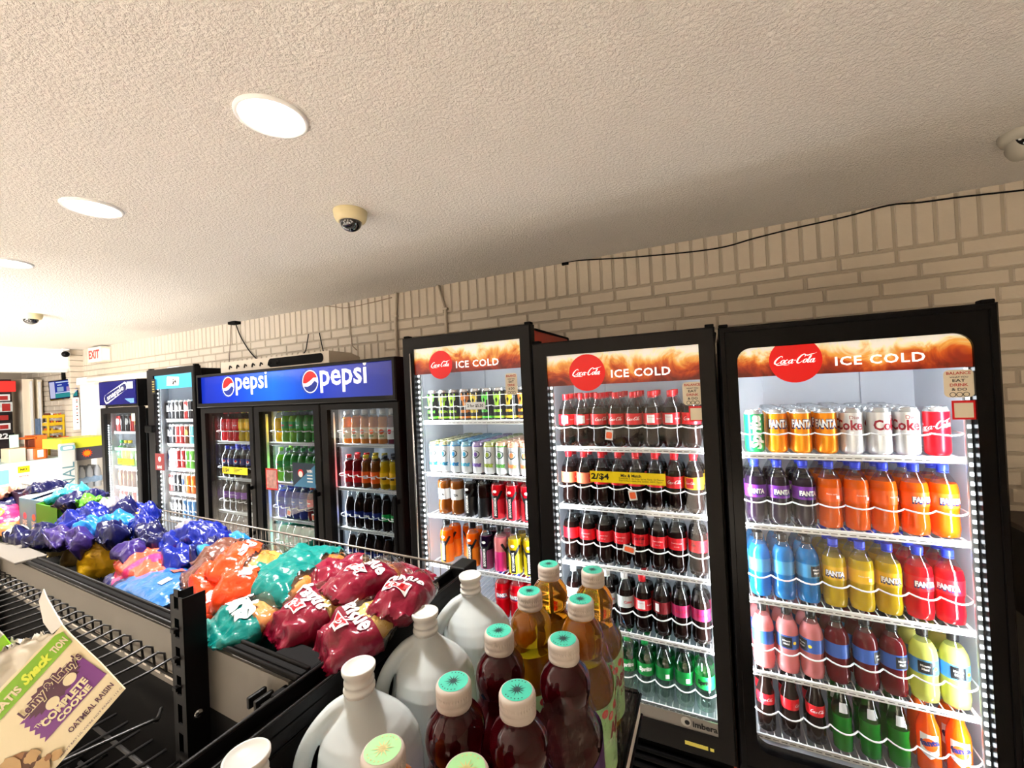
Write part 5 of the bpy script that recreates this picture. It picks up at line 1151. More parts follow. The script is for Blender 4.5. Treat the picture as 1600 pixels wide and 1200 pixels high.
def teal(a, az, b, bz2, W_, H_, seed, label, k, words=(), br=CRUST, roll=0, m=TEA):
    p1, p2 = bz(a, az, b, bz2); Ln = (p2-p1).length
    return bag('bread_bag', p1, p2, W_, H_, [(-2, k, m), (k, 2, CLR)], seed, label, BG, roll, [(f(Ln), c) for f, c in words], (br, -.2, .85))
teal((322, 1000), 1.345, (452, 940), 1.355, .14, .08, 11, 'teal bread bag with big white letter, nearest the upright post', .05, [(lambda Ln: T('Cris', .085, -Ln*.06, .0, rot=-pi/2, h=.05, bold=.07), LW)])
teal((385, 1010), 1.275, (490, 960), 1.285, .13, .06, 12, 'teal bread bag buried lowest in heap, orange bun showing', -.3)
teal((392, 898), 1.385, (492, 928), 1.375, .135, .08, 13, 'teal bread bag at centre of heap, plain side up', .7)
teal((433, 882), 1.375, (535, 893), 1.36, .16, .09, 14, 'teal bread bag at back of heap below middle cooler door', .62)
teal((430, 965), 1.335, (512, 918), 1.335, .12, .06, 15, 'clear bread bag with two croissants, teal ends, mid heap', -.75)
teal((318, 975), 1.335, (436, 920), 1.345, .13, .07, 16, 'light orange see-through bread bag next to teal lettered bag', .2, [(lambda Ln: T('Biscos', .10, Ln*.05, 0, rot=-.1, h=.03, bold=.05), LW)], m=ORL)
teal((334, 885), 1.40, (448, 886), 1.375, .15, .09, 17, 'bright orange bread bag topmost, loaf showing at right', .05, [(lambda Ln: T('Pan', .06, -Ln*.08, 0, rot=-pi/2, h=.022, bold=.05), LW)], m=ORB)
teal((330, 940), 1.37, (418, 905), 1.39, .12, .08, 18, 'bright orange bag with white print left of central teal bag', .9, [(lambda Ln: T('Pan', .07, Ln*.25, 0, rot=-pi/2, h=.03, bold=.06), LW)], m=ORB)
teal((296, 935), 1.355, (362, 897), 1.38, .12, .08, 19, 'bright orange crumpled bag right behind the upright post', .9, m=ORB)
teal((310, 968), 1.33, (368, 934), 1.36, .10, .06, 20, 'bright orange bag with white print touching the upright post', .9, [(lambda Ln: T('Pan', .06, Ln*.15, 0, rot=-pi/2, h=.025, bold=.06), LW)], m=ORB)
teal((316, 866), 1.385, (412, 872), 1.36, .13, .07, 21, 'brown bread bag behind the topmost orange bag', .1, br=SWEET, m=BRN)
teal((284, 912), 1.355, (340, 888), 1.37, .10, .06, 22, 'brown wrapped bread bag left of orange bags', .9, m=BRN)
SG = 'snack bags heaped on the shelving unit'
def snack(a, az, b, bz2, W_, H_, zones, seed, label, words=(), roll=0, wr=1.2):
    p1, p2 = bz(a, az, b, bz2); Ln = (p2-p1).length
    return bag('snack_bag', p1, p2, W_, H_, zones, seed, label, SG, roll, [(f(Ln), c) for f, c in words], wr=wr)
snack((146, 928), 1.30, (238, 896), 1.325, .12, .06, [(-2, -.2, NVB), (-.2, .5, PNK), (.5, 2, RDO)], 31, 'navy and pink snack bag in front of yellow bags')
snack((192, 955), 1.295, (264, 920), 1.32, .12, .06, [(-2, -.1, ROY), (-.1, .3, BWH), (.3, 2, RDO)], 32, 'blue, white and orange snack bag below the navy pink one')
snack((222, 900), 1.33, (300, 930), 1.34, .15, .06, [(-2, -.5, NVB), (-.5, 2, STB)], 33, 'flat steel-blue bag with two small printed squares, left of post', [(lambda L_: poly2([(0, .01), (.025, .01), (.025, .035), (0, .035)]), RDO), (lambda L_: poly2([(.045, -.03), (.07, -.03), (.07, -.008), (.045, -.008)]), BWH)], wr=.4)
snack((212, 968), 1.285, (282, 940), 1.30, .11, .05, [(-2, -.2, BWH), (-.2, .5, BRN), (.5, 2, SIL)], 34, 'white and brown shiny bag by rail, left of post')
snack((238, 990), 1.28, (296, 962), 1.295, .10, .05, [(-2, 0, BRN), (0, 2, NVB)], 35, 'dark bag with white print half behind the upright post', [(lambda L_: T('Donas', .06, 0, 0, rot=-.6, h=.022, bold=.05), LW)])
snack((210, 872), 1.35, (262, 898), 1.35, .11, .06, [(-2, 0, RDO), (0, .4, PNK), (.4, 2, RDO)], 36, 'red-orange bag between yellow bags and dark blue bags')
snack((192, 852), 1.395, (222, 876), 1.36, .07, .05, [(-2, 2, PUR)], 37, 'small purple bag leaning on the right yellow bag')
snack((252, 866), 1.35, (300, 900), 1.34, .10, .06, [(-2, 1.2, ROY)], 38, 'royal blue bag with white print behind flat steel-blue bag', [(lambda L_: T('Takis', .06, 0, 0, rot=-.6, h=.02, bold=.05), LW)])
k = 0
for (x1, y1, x2, y2, z1, z2, mt, lb) in (
    (225, 868, 262, 836, 1.36, 1.39, NVB, 'navy crinkled bag behind the small purple bag'), (248, 858, 296, 838, 1.37, 1.39, ROY, 'royal blue bag at back right, left of its peak'), (262, 885, 322, 860, 1.35, 1.375, ROY, 'royal blue bag above the steel-blue bag, red spot near'),
    (288, 852, 330, 822, 1.385, 1.41, ROY, 'royal blue bag forming the right-hand peak of the heap'), (318, 850, 362, 838, 1.38, 1.385, ROY, 'royal blue bag at back, in front of left cooler door'), (300, 878, 352, 858, 1.36, 1.375, NVB, 'navy bag in front of royal blue peak'),
    (335, 868, 392, 860, 1.35, 1.35, SKY, 'sky blue edged bag left of brown bread bag'), (272, 842, 310, 832, 1.365, 1.37, SIL, 'silvery blue bag by wire fence'), (320, 886, 350, 868, 1.35, 1.37, SKY, 'sky blue bag tucked under brown bread bag'),
    (212, 846, 250, 826, 1.375, 1.395, NVB, 'navy bag mid heap right of light blue one')):
    k += 1; snack((x1, y1), z1, (x2, y2), z2, .13, .075, [(-2, 2, mt)], 40+k, lb, wr=2.0)
for (x1, y1, x2, y2, z1, z2, mt, lb) in (
    (60, 858, 100, 826, 1.345, 1.385, NVB, 'navy bag left of purple mottled bags by the rail'), (84, 834, 130, 812, 1.375, 1.40, ROY, 'royal blue bag just under the green carton, left one'), (118, 822, 170, 800, 1.39, 1.415, ROY, 'royal blue bag just under the green carton, middle one'),
    (165, 808, 215, 792, 1.405, 1.42, NVB, 'navy bag at crest of left heap, below leftmost cooler'), (205, 812, 250, 800, 1.39, 1.40, ROY, 'royal blue bag at crest, in front of dark cooler side'), (120, 842, 168, 820, 1.37, 1.395, SKY, 'light blue bag in middle of left heap'),
    (158, 830, 212, 806, 1.385, 1.41, SKY, 'light blue bag near crest of left heap'), (76, 853, 116, 834, 1.36, 1.38, PUR, 'purple blue mottled bag above beige bag bottoms, left'), (106, 852, 148, 833, 1.365, 1.385, PUR, 'purple blue mottled bag above beige bag bottoms, right'),
    (200, 836, 245, 818, 1.38, 1.395, ROY, 'royal blue bag right of light blue crest bag'), (152, 842, 198, 826, 1.385, 1.395, NVB, 'navy bag lying on tops of yellow bags'), (12, 852, 50, 836, 1.345, 1.36, NVB, 'navy bag with white print at far left by the rail')):
    k += 1; snack((x1, y1), z1, (x2, y2), z2, .14, .08, [(-2, 2, mt)], 60+k, lb, wr=2.0, words=([(lambda L_: T('Bits', .06, 0, 0, rot=-.4, h=.025, bold=.05), LW)] if x1 == 12 else ()))
def stand(px, py, h, W_, mats, seed, label, face=(1, -.62), tilt=(0, 0)):
    b = PZ(px, py, 1.262); t_ = b+Vector((tilt[0], tilt[1], h)); zones = [(-2, .62, mats[0]), (.62, 2, mats[1])]
    return bag('standing_snack_bag', b, t_, W_, .06, zones, seed, label, 'upright snack bags behind the rail', 0, (), wr=.8)
stand(152, 903, .155, .105, (YLB, NVB), 81, 'upright yellow bag nearest, with black loop mark', tilt=(-.06, .05)); stand(176, 892, .155, .105, (YLB, NVB), 82, 'middle one of three upright yellow bags', tilt=(-.06, .05)); stand(200, 880, .16, .105, (YLB, YLB), 83, 'upright yellow bag touching the small purple bag', tilt=(-.06, .05))
stand(124, 884, .105, .10, (BEI, PUR), 84, 'upright beige-bottomed bag beside the yellow bags', tilt=(-.04, .04)); stand(98, 868, .105, .10, (BEI, PUR), 85, 'second upright beige-bottomed bag from the yellow ones', tilt=(-.04, .04)); stand(68, 858, .09, .10, (YLB, PUR), 86, 'yellow-cornered bag farthest left above the rail', tilt=(-.04, .04))
# cartons of snacks
CARDG = pm('carton_green', (84, 168, 30), .45); CARDB = pm('carton_sky', (88, 158, 190), .45, var=(14, .15)); CARDN = pm('carton_inside', (196, 176, 150), .6)
t = thing('snack_carton', 'open green display carton with oval tan logo on the bag heap', 'box')
def obox(parent, nm, x0, x1, y0, y1, z0, z1, m_, th=.003):
    o = MB(); o.box((x0, y0, z0), (x1, y0+th, z1), m_); o.box((x0, y1-th, z0), (x1, y1, z1), m_); o.box((x0, y0, z0), (x0+th, y1, z1), m_); o.box((x1-th, y0, z0), (x1, y1, z1), m_); o.box((x0, y0, z0), (x1, y1, z0+th), m_); return o.build(nm, parent)
obox(t, 'carton', -2.395, -2.20, .655, .80, 1.25, 1.418, CARDG)
o = MB(); o.flat(disc2(.735, 1.375, .033, .018), pm('logo_tan', (220, 190, 140), .4), lambda y, z: (-2.1995, y, z)); o.flat(T('snacks', .048, .735, 1.375, rot=.05, h=.012, bold=.04), pm('logo_brown', (90, 40, 30), .4), lambda y, z: (-2.199, y, z)); o.build('logo', t)
for i in range(3): snack((106+i*16, 784+i*2), 1.425, (124+i*16, 779+i*2), 1.44, .06, .03, [(-2, 2, GRB)], 91+i, 'green bag sticking out of green carton, %s' % ['left one', 'middle one', 'right one'][i], wr=2)
snack((160, 792), 1.41, (182, 788), 1.42, .09, .05, [(-2, 2, SIL)], 95, 'black and white bag just right of the green carton', wr=2)
t = thing('snack_carton', 'pale blue printed cartons with open white flaps left of green carton', 'box')
obox(t, 'carton', -2.63, -2.40, .672, .86, 1.25, 1.421, CARDB)
o = MB()
for x0_, w_ in ((-2.60, .05), (-2.51, .05)):
    o.flat(disc2(x0_+.03, 1.35, .018, .014), RDO, lambda x, z: (x, .6715, z)); o.flat(T('PIE', .045, x0_+.03, 1.32, bold=.05), LW, lambda x, z: (x, .671, z)); o.flat(T('BAR', .05, x0_+.03, 1.295, bold=.05), LW, lambda x, z: (x, .671, z))
o.build('print', t)
o = MB(); o.add([(-2.63, .672, 1.421), (-2.52, .672, 1.421), (-2.54, .78, 1.44), (-2.65, .78, 1.44)], [(0, 1, 2, 3)], WHITE); o.add([(-2.47, .672, 1.421), (-2.40, .672, 1.421), (-2.42, .77, 1.44), (-2.49, .77, 1.44)], [(0, 1, 2, 3)], WHITE); o.build('flap', t)
t = thing('snack_carton', 'dark snack carton left of pale blue one, tan patches', 'box')
obox(t, 'carton', -2.86, -2.66, .70, .86, 1.25, 1.425, pm('carton_dark', (70, 50, 80), .5, var=(22, .8)))
for i, (x1, y1, x2, y2, mt, lb) in enumerate(((88, 776, 118, 768, CYB, 'cyan bag on top behind cartons, left one'), (112, 776, 138, 767, CYB, 'cyan bag on top behind cartons, right one'), (55, 767, 90, 762, NVB, 'navy spiky bag behind the pale blue carton'), (112, 783, 140, 780, NVB, 'navy bag between cyan bags and green carton'))):
    snack((x1, y1), 1.425, (x2, y2), 1.44, .13, .06, [(-2, 2, mt)], 100+i, lb, wr=2)
t = snack((-14, 842), 1.27, (-10, 780), 1.40, .26, .07, [(-2, -.5, ORL), (-.5, .4, PNK), (.4, 2, NVB)], 111, 'pink and navy bag with yellow face at far left edge', [(lambda L_: disc2(-.01, 0, .035, n=18), YELLOW), (lambda L_: disc2(-.01, .012, .008, n=10), BLACKP), (lambda L_: disc2(-.01, -.012, .008, n=10), BLACKP)], wr=.6)
snack((-12, 772), 1.42, (22, 768), 1.42, .16, .05, [(-2, 2, foil('bag_peach', (232, 170, 140)))], 112, 'peach coloured bag on top at far left edge', wr=1.5)

# ------------------------------------------------------------------ cookie carton in the foreground
R0 = PZ(195, 1077, 1.42); cu = Vector((.466, .495, .734)).normalized(); cn = Vector((.610, -.780, .139)).normalized(); cv = cn.cross(cu).normalized(); cu = cv.cross(cn)
K = .75
t = thing('cookie_carton', 'torn open cream cookie carton with purple panel and green band', 'box'); Mx = Matrix((cu, cv, cn)).transposed().to_4x4(); Mx.translation = R0; t.matrix_world = Mx
CREAMC = pm('carton_cream', (240, 226, 190), .5); PURP = pm('carton_purple', (120, 44, 138), .4); LIME = pm('carton_lime', (128, 184, 24), .4); PLUM = pm('carton_plum', (80, 26, 60), .4); GREYC = pm('carton_back_grey', (176, 172, 162), .6)
def fk(dz): return lambda a, b: (a*K, b*K, dz)
def slab(mb, pts, z0, z1, m_, K_=K):
    n = len(pts); vs = [(a*K_, b*K_, z1) for a, b in pts]+[(a*K_, b*K_, z0) for a, b in pts]
    mb.add(vs, [tuple(range(n)), tuple(range(n, 2*n))[::-1]]+[(i, n+i, n+(i+1) % n, (i+1) % n) for i in range(n)], m_)
o = MB(); rnd = random.Random(3)
torn = [(.0, 0), (.010, .06), (.018, .129), (.022, .150)]+[(.010-i*.020, .150+rnd.uniform(-.004, .004)) for i in range(1, 17)]+[(-.32, .15), (-.32, .0)]
slab(o, torn, -.002, 0, CREAMC)
slab(o, [(.022, .150), (.040, .20), (.047, .214), (.030, .205), (.010, .175), (.004, .152)], -.0022, -.0002, WHITE)
o.build('front_panel', t)
o = MB(); z1 = .0006
o.flat(poly2([(-.31, .113), (.012, .118), (.016, .141), (.006, .146), (-.31, .146)]), LIME, fk(z1))
o.flat(poly2([(-.112, .040)]+[(-.112+(.003 if i % 2 else -.003), .040+i*.0049) for i in range(11)]+[(.003, .092), (.003, .040)]), PURP, fk(z1))
hair = []
for i in range(46):
    a = 2*pi*i/46; r_ = 1+(.16 if i % 2 else -.02); hair.append((-.054+.044*r_*cos(a), .088+.017*r_*sin(a)))
o.flat(poly2(hair), PLUM, fk(z1+.0003))
for cx_, cy_ in ((-.068, .073), (-.030, .079)): o.flat(disc2(cx_, cy_, .011, .008, 20), CREAMC, fk(z1+.0006)); 
o.flat(T("Lenny & Larry's", .112, -.050, .094, bold=.10, h=.021), CREAMC, fk(z1+.0007)); o.flat(T("Lenny & Larry's", .110, -.050, .094, bold=.03, h=.019), PLUM, fk(z1+.001))
o.flat(T('The', .014, -.100, .066, rot=.1, bold=.01), CREAMC, fk(z1+.0006)); o.flat(T('COMPLETE', .082, -.058, .060, bold=.05, h=.012), CREAMC, fk(z1+.0008)); o.flat(T('COOKIE', .062, -.052, .047, bold=.05, h=.010), CREAMC, fk(z1+.0008))
o.flat(T('OATMEAL RAISIN', .084, -.045, .022, bold=.02, h=.0085), PLUM, fk(z1)); o.flat(T("DON'T EAT US, WE'RE NOT READY, 113 G", .12, -.06, .006, h=.0035), PLUM, fk(z1))
o.flat(T('BAKED SATIS', .105, -.128, .129, bold=.04, h=.012), CREAMC, fk(z1+.0004)); o.flat(T('Snack', .052, -.044, .131, bold=.05, h=.016, shear=.3), pm('lime_light', (226, 240, 70), .4), fk(z1+.0004)); o.flat(T('TION', .026, -.002, .130, bold=.04, h=.012), CREAMC, fk(z1+.0004))
o.build('front_print', t)
o = MB(); rnd = random.Random(5); OAT = [pm('oat_%d' % i, c, .6) for i, c in enumerate(((196, 160, 110), (150, 104, 62), (96, 58, 34), (58, 32, 22)))]
def blob(x, y, r, seed, n=18):
    q = random.Random(seed); return poly2([(x+r*q.uniform(.75, 1.15)*cos(2*pi*i/n), y+r*q.uniform(.6, .95)*sin(2*pi*i/n)) for i in range(n)])
for i, (x_, y_, r_, c) in enumerate(((-.165, .040, .034, 1), (-.150, .036, .022, 2), (-.178, .030, .026, 3), (-.165, .055, .018, 0), (-.137, .040, .012, 0), (-.142, .018, .014, 0), (-.118, .012, .009, 0), (-.126, .020, .006, 1), (-.175, .082, .010, 0), (-.19, .06, .012, 1), (-.185, .095, .008, 0), (-.150, .004, .012, 1), (-.205, .02, .03, 1))): o.flat(blob(x_, y_, r_, i), OAT[c], fk(z1+.0002*(i+1)))
o.build('oats_print', t)
o = MB(); slab(o, [(-.32, .06), (-.14, .06), (-.10, .12), (-.11, .165), (-.32, .16)], -.082, -.080, GREYC); o.add([(-.32*K, 0, 0), (0, 0, 0), (-.02, 0.006, -.02), (-.32*K, .006, -.02)], [(0, 1, 2, 3)], CREAMC)
o.build('tray', t)
o = MB(); slab(o, [(-.30, .205), (-.085, .210), (-.080, .232), (-.30, .225)], -.050, -.048, LIME); slab(o, [(-.30, .225), (-.080, .232), (-.075, .262), (-.12, .258), (-.30, .24)], -.05, -.048, GREYC); o.build('back_flap', t)
FW = foil('wrapper_pearl', (218, 212, 200), .3, 30, .004, .5)
def cbag(a1, b1, a2, b2, dz, W_, H_, seed, label, words=()):
    P_ = lambda a, b: Mx@Vector((a*K, b*K, dz)); tb_ = bag('cookie_packet', P_(a1, b1), P_(a2, b2), W_, H_, [(-2, 2, FW)], seed, label, 'wrapped cookies in the torn carton', 0, (), wr=1.0)
    # face the same way as the carton front
    xa = (P_(a2, b2)-P_(a1, b1)).normalized(); ya = cn.cross(xa).normalized(); M2 = Matrix((xa, ya, xa.cross(ya))).transposed().to_4x4(); M2.translation = (P_(a1, b1)+P_(a2, b2))/2; tb_.matrix_world = M2; return tb_
tb_ = cbag(-.16, .06, -.075, .205, -.025, .13, .035, 121, 'pearl cookie packet with brown cookie picture, standing in torn carton')
w0 = bpy.data.objects.new('x', None); bpy.data.objects.remove(w0)
o = MB(); o.flat(blob(-.035, .022, .030, 4, 22), OAT[0], lambda x, y: (x, y, .019+.002)); o.flat(blob(-.038, .020, .022, 6, 22), OAT[1], lambda x, y: (x, y, .0225)); o.build('cookie_picture', tb_)
cbag(-.20, .14, -.13, .250, -.055, .11, .03, 122, 'pearl cookie packet at left photo edge behind the first')
cbag(-.10, .06, -.060, .165, -.04, .07, .03, 123, 'grey shaded cookie packet deep inside torn carton')

# ================================================================== SALES COUNTER END
CT = pm('counter_white', (236, 238, 238), .4)
t = thing('sales_counter', 'long white sales counter with pale blue top edge, far left', 'counter')
MB().bbox((-7.72, .4, 0), (-6.92, 2.12, 1.19), CT, .004).build('counter_body', t); MB().bbox((-7.74, .4, 1.19), (-6.89, 2.14, 1.222), pm('counter_top', (196, 226, 230), .3), .004).build('counter_top', t)
MB().box((-6.917, 1.50, .98), (-6.914, 1.70, 1.15), pm('blue_panel', (130, 210, 230), .4)).build('blue_notice', t)
o = MB(); p = PX(28, 732, -6.91); q = PX(47, 750, -6.91); o.box((-6.916, p.y, 1.10), (-6.913, q.y, 1.17), YELLOW); o.box((-6.916, p.y, 1.0), (-6.913, q.y, 1.095), LW); o.flat(T('NO', .05, (p.y+q.y)/2, 1.135, bold=.05), BLACKP, lambda y, z: (-6.912, y, z)); o.flat(T('NOTICE', .07, (p.y+q.y)/2, 1.06, bold=.03), RED, lambda y, z: (-6.912, y, z)); o.build('notice', t)
def bgbox(nm, lab, cat, X_, x0, x1, ytop, ybot, depth, m_, parts=()):
    a = PX(x0, ytop, X_); b = PX(x1, ybot, X_); t = thing(nm, lab, cat, (0, 0, 0)); y0_, y1_ = a.y, b.y; z1_, z0_ = a.z, b.z
    MB().bbox((X_-depth, y0_, z0_), (X_, y1_, z1_), m_, .004).build('body', t); return t, y0_, y1_, z0_, z1_
# tall white cabinets and back wall items
for x0, x1, yt, yb_, lb in ((34, 56, 592, 692, 'tall cream cabinet door behind counter, wider left one'), (58, 69, 593, 690, 'tall narrow white cabinet behind counter, right of cream one')):
    t, a, b, c, d = bgbox('tall_cabinet', lb, 'cabinet', -8.2, x0, x1, yt, yb_, .5, pm('cabinet_cream', (240, 226, 200), .45)); MB().bbox((-8.2, a, c-.6), (-8.18, b, c), pm('cabinet_cream', (240, 226, 200), .45), .003).build('lower_door', t)
    MB().box((-8.2, b-.04, c-.6), (-8.175, b-.02, d-.03), WHITEP).build('door_edge', t)
# cigarette rack
t = thing('cigarette_rack', 'dark tobacco rack with red header and price cards at left edge', 'rack')
a = PX(-40, 594, -8.2); b = PX(22, 720, -8.2)
MB().box((-8.5, a.y, .8), (-8.2, b.y, 2.2), pm('rack_dark', (44, 34, 32), .6)).build('frame', t)
p = PX(24, 595, -8.15); q = PX(24, 612, -8.15); MB().bbox((-8.2, a.y, q.z), (-8.13, p.y, p.z), pm('rack_red', (214, 50, 44), .4, emit=.3), .01).build('header', t)
for k_, (yt, yb_, xr, mm_) in enumerate(((616, 626, 15, LW), (628, 643, 19, pm('card_grey', (200, 210, 205), .5, var=(30, .6))), (646, 657, 16, BLACKP), (661, 671, 16, LW), (676, 686, 22, BLACKP))):
    p = PX(xr, yt, -8.15); q = PX(xr, yb_, -8.15); o = MB(); o.box((-8.19, a.y, q.z), (-8.14, p.y, p.z), mm_)
    if k_ == 4: o.flat(T('$8.22', .22, p.y-.16, (p.z+q.z)/2, bold=.04), LW, lambda y, z: (-8.138, y, z))
    else:
        for j in range(4): o.box((-8.139, p.y-.09-j*.10, q.z+.01), (-8.137, p.y-.02-j*.10, p.z-.02), pm('pack_%d' % (j % 3), ((170, 40, 36), (60, 70, 80), (230, 226, 220))[j % 3], .5))
    o.build('price_shelf', t)
# television screen hanging under the soffit
t = thing('wall_television', 'tilted flat television showing blue and teal menu, under the soffit', 'television')
a, b, c, d = PX(75, 596, -7.15), PX(121, 590, -7.05), PX(122.5, 620, -7.0), PX(78, 625, -7.1)
def quadp(p, q, r, s_, off): n_ = (q-p).cross(s_-p).normalized(); n_ = n_ if n_.x > 0 else -n_; return [v+n_*off for v in (p, q, r, s_)], n_
vs, n_ = quadp(a, b, c, d, 0); o = MB(); o.add(vs+[v-n_*.05 for v in vs], [(0, 1, 2, 3), (4, 7, 6, 5), (0, 4, 5, 1), (1, 5, 6, 2), (2, 6, 7, 3), (3, 7, 4, 0)], BLACKG); o.build('case', t)
def uvq(u, v, off=.004): return a.lerp(b, u).lerp(d.lerp(c, u), v)+n_*off
def scr(u0, v0, u1, v1, m_, off): return [uvq(u0, v0, off), uvq(u1, v0, off), uvq(u1, v1, off), uvq(u0, v1, off)], m_
o = MB()
for k_, (u0, v0, u1, v1, m_) in enumerate(((.03, .05, .97, .95, emis('tv_blue', (44, 60, 150), .8)), (.03, .08, .2, .94, emis('tv_pale', (190, 190, 220), .8)), (.2, .72, .97, .94, emis('tv_teal', (50, 140, 140), .8)), (.25, .10, .9, .15, emis('tv_white', (200, 215, 240), .8)), (.28, .38, .5, .62, emis('tv_grey', (150, 170, 200), .8)), (.6, .40, .88, .66, emis('tv_rose', (170, 140, 180), .8)), (.3, .25, .45, .30, MATS['tv_white'] if 'tv_white' in MATS else LW), (.66, .22, .82, .27, emis('tv_white', (200, 215, 240), .8)), (.22, .66, .95, .71, emis('tv_white', (200, 215, 240), .8)))):
    vs, m2 = scr(u0, v0, u1, v1, m_, .002+.001*k_); o.add(vs, [(0, 1, 2, 3)], m2)
o.build('screen', t); MB().tube([uvq(.5, .1, -.05), uvq(.5, -.3, -.05)+Vector((0, 0, .1))], .02, BLACKM).build('bracket', t)
# yellow wire rack, orange counter display, white tub
YR = pm('rack_yellow', (238, 196, 40), .4); OD = pm('display_orange', (226, 110, 36), .45); BR = pm('rack_brown', (110, 50, 26), .5)
t = thing('counter_rack', 'yellow five-tier snack rack standing on counter under the television', 'rack'); X_ = -7.52
o = MB()
for xx in (75, 99): p, q = PX(xx, 650, X_), PX(xx+2, 712, X_); o.tube([tuple(p), tuple(q)], .012, YR)
o.build('frame', t)
for k_, yy in enumerate((651, 663, 675, 686, 699)):
    p, q = PX(74, yy, X_), PX(101, yy, X_); o = MB(); o.box((X_-.16, p.y, p.z-.02), (X_+.01, q.y, p.z+.018), YR); rnd = random.Random(k_)
    for j in range(5): o.bbox((X_-.14, p.y+.01+j*(q.y-p.y-.03)/5, p.z-.055+.03), (X_-.0, p.y+(j+1)*(q.y-p.y-.03)/5, p.z+.045*rnd.uniform(.5, 1)), (BR, LW, OD, YR, RDO)[(j+k_) % 5], .002)
    o.build('tier', t)
t = thing('counter_display', 'orange cardboard counter display with white price card, beside yellow rack', 'display'); X_ = -7.05
p, q = PX(32, 684, X_), PX(73, 706, X_)
o = MB(); z_ = PX(50, 684, X_).z; o.box((X_-.3, p.y, z_-.01), (X_+.02, q.y-.08, z_+.005), OD); o.box((X_-.3, q.y-.09, 1.222), (X_+.02, q.y, z_+.02), OD); o.box((X_-.3, p.y+.02, 1.222+.13), (X_, q.y, 1.36), OD); o.build('shelf_frame', t)
o = MB(); 
for j in range(5): o.bbox((X_-.1, p.y+.06+j*.07, 1.362), (X_-.01, p.y+.115+j*.07, 1.45), (BR, YELLOW, LGR, BR, RDO)[j], .003)
o.build('packets', t)
t2, a_, b_, c_, d_ = bgbox('counter_display', 'small orange sign box with white card at counter edge', 'display', -6.95, 54, 72, 701, 716, .1, OD); MB().box((-6.949, a_+.02, c_+.02), (-6.946, b_-.02, d_-.02), LW).build('card', t2)
bgbox('card_holder', 'pale mint leaning card standing on counter', 'card', -6.99, 15, 30, 680, 699, .02, pm('mint_card', (196, 230, 214), .4)); 
t2, a_, b_, c_, d_ = bgbox('counter_tub', 'cream box of small goods on counter at left', 'box', -6.95, 14, 41, 702, 723, .25, pm('tub_cream', (232, 216, 184), .5)); bgbox('counter_tub', 'white bag-like box next to cream box on counter', 'box', -7.0, 42, 53, 702, 720, .15, LW)
bgbox('magazine_stand', 'grey-blue boxes stacked behind counter beside yellow rack', 'box', -7.9, 60, 71, 654, 856, .12, pm('box_blue', (96, 120, 150), .5, var=(18, .5)))
# notice sheet on the brick pier
t2, a_, b_, c_, d_ = bgbox('notice_sheet', 'long white notice sheet with red lines on brick pier', 'sheet', -7.005, 113, 126, 621, 671, .006, LW)
o = MB()
for j, f in enumerate((.9, .84, .7, .62, .5, .42, .3, .2)): o.box((-7.004, a_+.03, c_+(d_-c_)*f), (-7.002, b_-.02, c_+(d_-c_)*(f+.03)), RDO if j % 2 == 0 else BLACKP)
o.build('print', t2)
# white framed panel door on the brick wall, and the rail above
dr = MB()
p, q = PY(131, 602, 2.34), PY(158, 700, 2.34)
for j in range(4): xa = p.x+(q.x-p.x)*j/4; dr.bbox((xa, 2.30, .9), (xa+(q.x-p.x)/4-.02, 2.36, p.z), WHITEP, .01)
o = dr.build('panel'); t = thing('white_locker', 'white ribbed panel unit against brick wall, left of leftmost cooler', 'cabinet'); o.parent = t
MB().bbox((p.x-.03, 2.28, p.z), (q.x+.05, 2.365, p.z+.05), WHITEP, .01).build('top_rail', t)
MB().bbox((p.x-.02, 2.2, 0), (q.x+.02, 2.36, .9), WHITEP, .01).build('base', t)
o = MB(); a, b = PY(137, 597, 2.2), PY(229, 586, 2.2); o.tube([(-6.5, 2.18, 2.10), (-4.42, 2.18, 2.075)], .03, WHITEP, 10); o.bbox((-6.55, 2.14, 2.07), (-6.35, 2.22, 2.13), WHITEP, .01); o.bbox((-4.62, 2.13, 2.05), (-4.40, 2.23, 2.13), WHITEP, .01)
tag(o.build('shutter_rail'), 'long white round rail resting above the leftmost cooler', 'rail')
# display next to the leftmost cooler
t = thing('drink_display', 'grey upright display post with large lettering reading upward', 'display'); X_ = -5.85
p, q = PX(93, 694, X_), PX(118, 700, X_); MB().bbox((X_-.05, p.y, .5), (X_, q.y, p.z), pm('display_grey', (198, 200, 198), .45), .01).build('board', t)
o = MB(); c_ = ((p.y+q.y)/2); o.flat(rrect2(0, 0, 1, 1, .1) and poly2(rrect2(c_-.055, p.z-.07, c_+.055, p.z-.02, .015)), pm('slot_teal', (120, 170, 180), .4), lambda y, z: (X_+.002, y, z)); o.flat(poly2(rrect2(c_-.035, p.z-.06, c_+.035, p.z-.03, .01)), LW, lambda y, z: (X_+.003, y, z))
o.flat(T('ORIGINAL', .62, c_, p.z-.50, rot=pi/2, h=.09, bold=.0), pm('letter_teal', (90, 130, 140), .4), lambda y, z: (X_+.002, y, z)); o.build('lettering', t)
t = thing('drink_display', 'cardboard water display with lime ledge and orange sunburst header', 'display'); X_ = -5.9
p, q = PX(119, 700, X_), PX(158, 717, X_); MB().box((X_-.4, p.y, p.z-.13), (X_, 2.15, p.z), pm('header_slate', (70, 70, 84), .5)).build('header', t)
MB().bbox((X_-.45, PX(95, 697, X_).y, p.z), (X_+.02, 2.17, p.z+.10), pm('ledge_lime', (206, 214, 60), .45), .004).build('ledge', t)
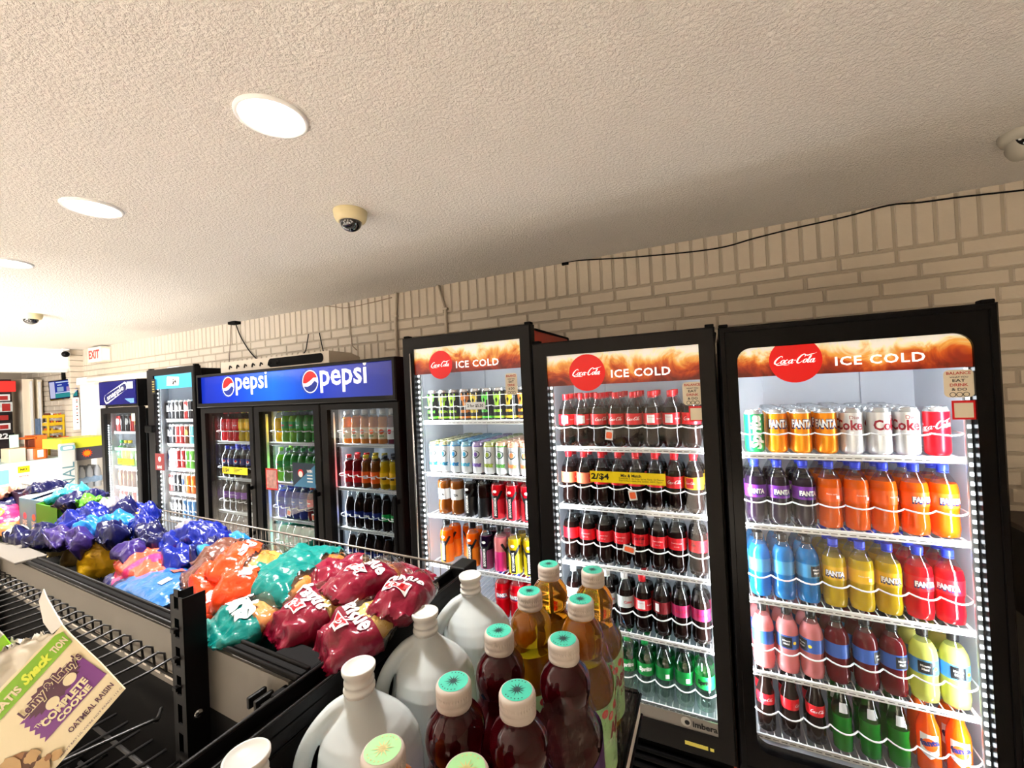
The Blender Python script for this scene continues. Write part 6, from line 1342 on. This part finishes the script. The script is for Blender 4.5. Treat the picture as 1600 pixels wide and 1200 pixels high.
o = MB(); sb_ = [(p.y+.08+(.045 if i % 2 else .030)*cos(2*pi*i/24), p.z-.065+(.045 if i % 2 else .030)*sin(2*pi*i/24)) for i in range(24)]; o.flat(poly2(sb_), pm('sun_red', (236, 70, 30), .4), lambda y, z: (X_+.002, y, z)); o.flat(disc2(p.y+.08, p.z-.065, .026, n=20), pm('sun_orange', (250, 150, 30), .4), lambda y, z: (X_+.003, y, z)); o.build('sunburst', t)
o = MB(); o.box((X_-.4, p.y, .0), (X_-.38, 2.15, p.z-.13), LW); o.box((X_-.4, p.y, .0), (X_, p.y+.01, p.z-.13), pm('display_grey', (198, 200, 198), .45)); o.box((X_-.4, p.y, .0), (X_, 2.15, .12), LW); o.build('body', t)
PW = drink('water_wrap', (226, 234, 244), .4, .15)
for k_ in range(4):
    z0_ = .13+k_*.27; t = thing('water_pack', 'shrink wrapped pack of bottled water, %s of the stack in the display' % ('bottom one', 'second from bottom', 'third from bottom', 'topmost one')[k_], 'water pack', (X_-.19, p.y+.14, z0_), 0, 'bottled water packs in the display')
    o = MB()
    for i in range(3):
        for j in range(4): o.lathe([(0, .028), (.15, .030), (.19, .024), (.21, .014), (.225, .013)], PW, 10, cx=-.09+j*.062, cy=-.075+i*.062)
    o.build('wrapped_bottles', t); MB().bbox((-.125, -.11, .05), (.128, .085, .12), pm('pack_print', (150, 180, 220), .3, var=(30, .5)), .02).build('label_band', t)

t = thing('storage_cabinet', 'dark low cabinet against brick wall at right photo edge', 'cabinet')
o = MB(); o.bbox((.985, 1.95, .86), (1.55, 2.34, 1.18), BLACK, .004); o.bbox((.985, 1.95, 0), (1.55, 2.34, .10), BLACK, .004); o.build('body', t)
MB().bbox((.99, 1.955, .10), (1.545, 2.33, .86), pm('olive_grey', (84, 82, 74), .5), .003).build('lower_panel', t)
MB().bbox((.975, 1.94, 1.18), (1.56, 2.345, 1.20), pm('cabinet_top', (70, 58, 48), .5), .003).build('cabinet_top', t)
# clear away nothing that is used: prototypes never placed are dropped
for o in list(bpy.data.objects):
    if o.parent is None and o.location.z < -4.5:
        for c in list(o.children_recursive): bpy.data.objects.remove(c)
        bpy.data.objects.remove(o)
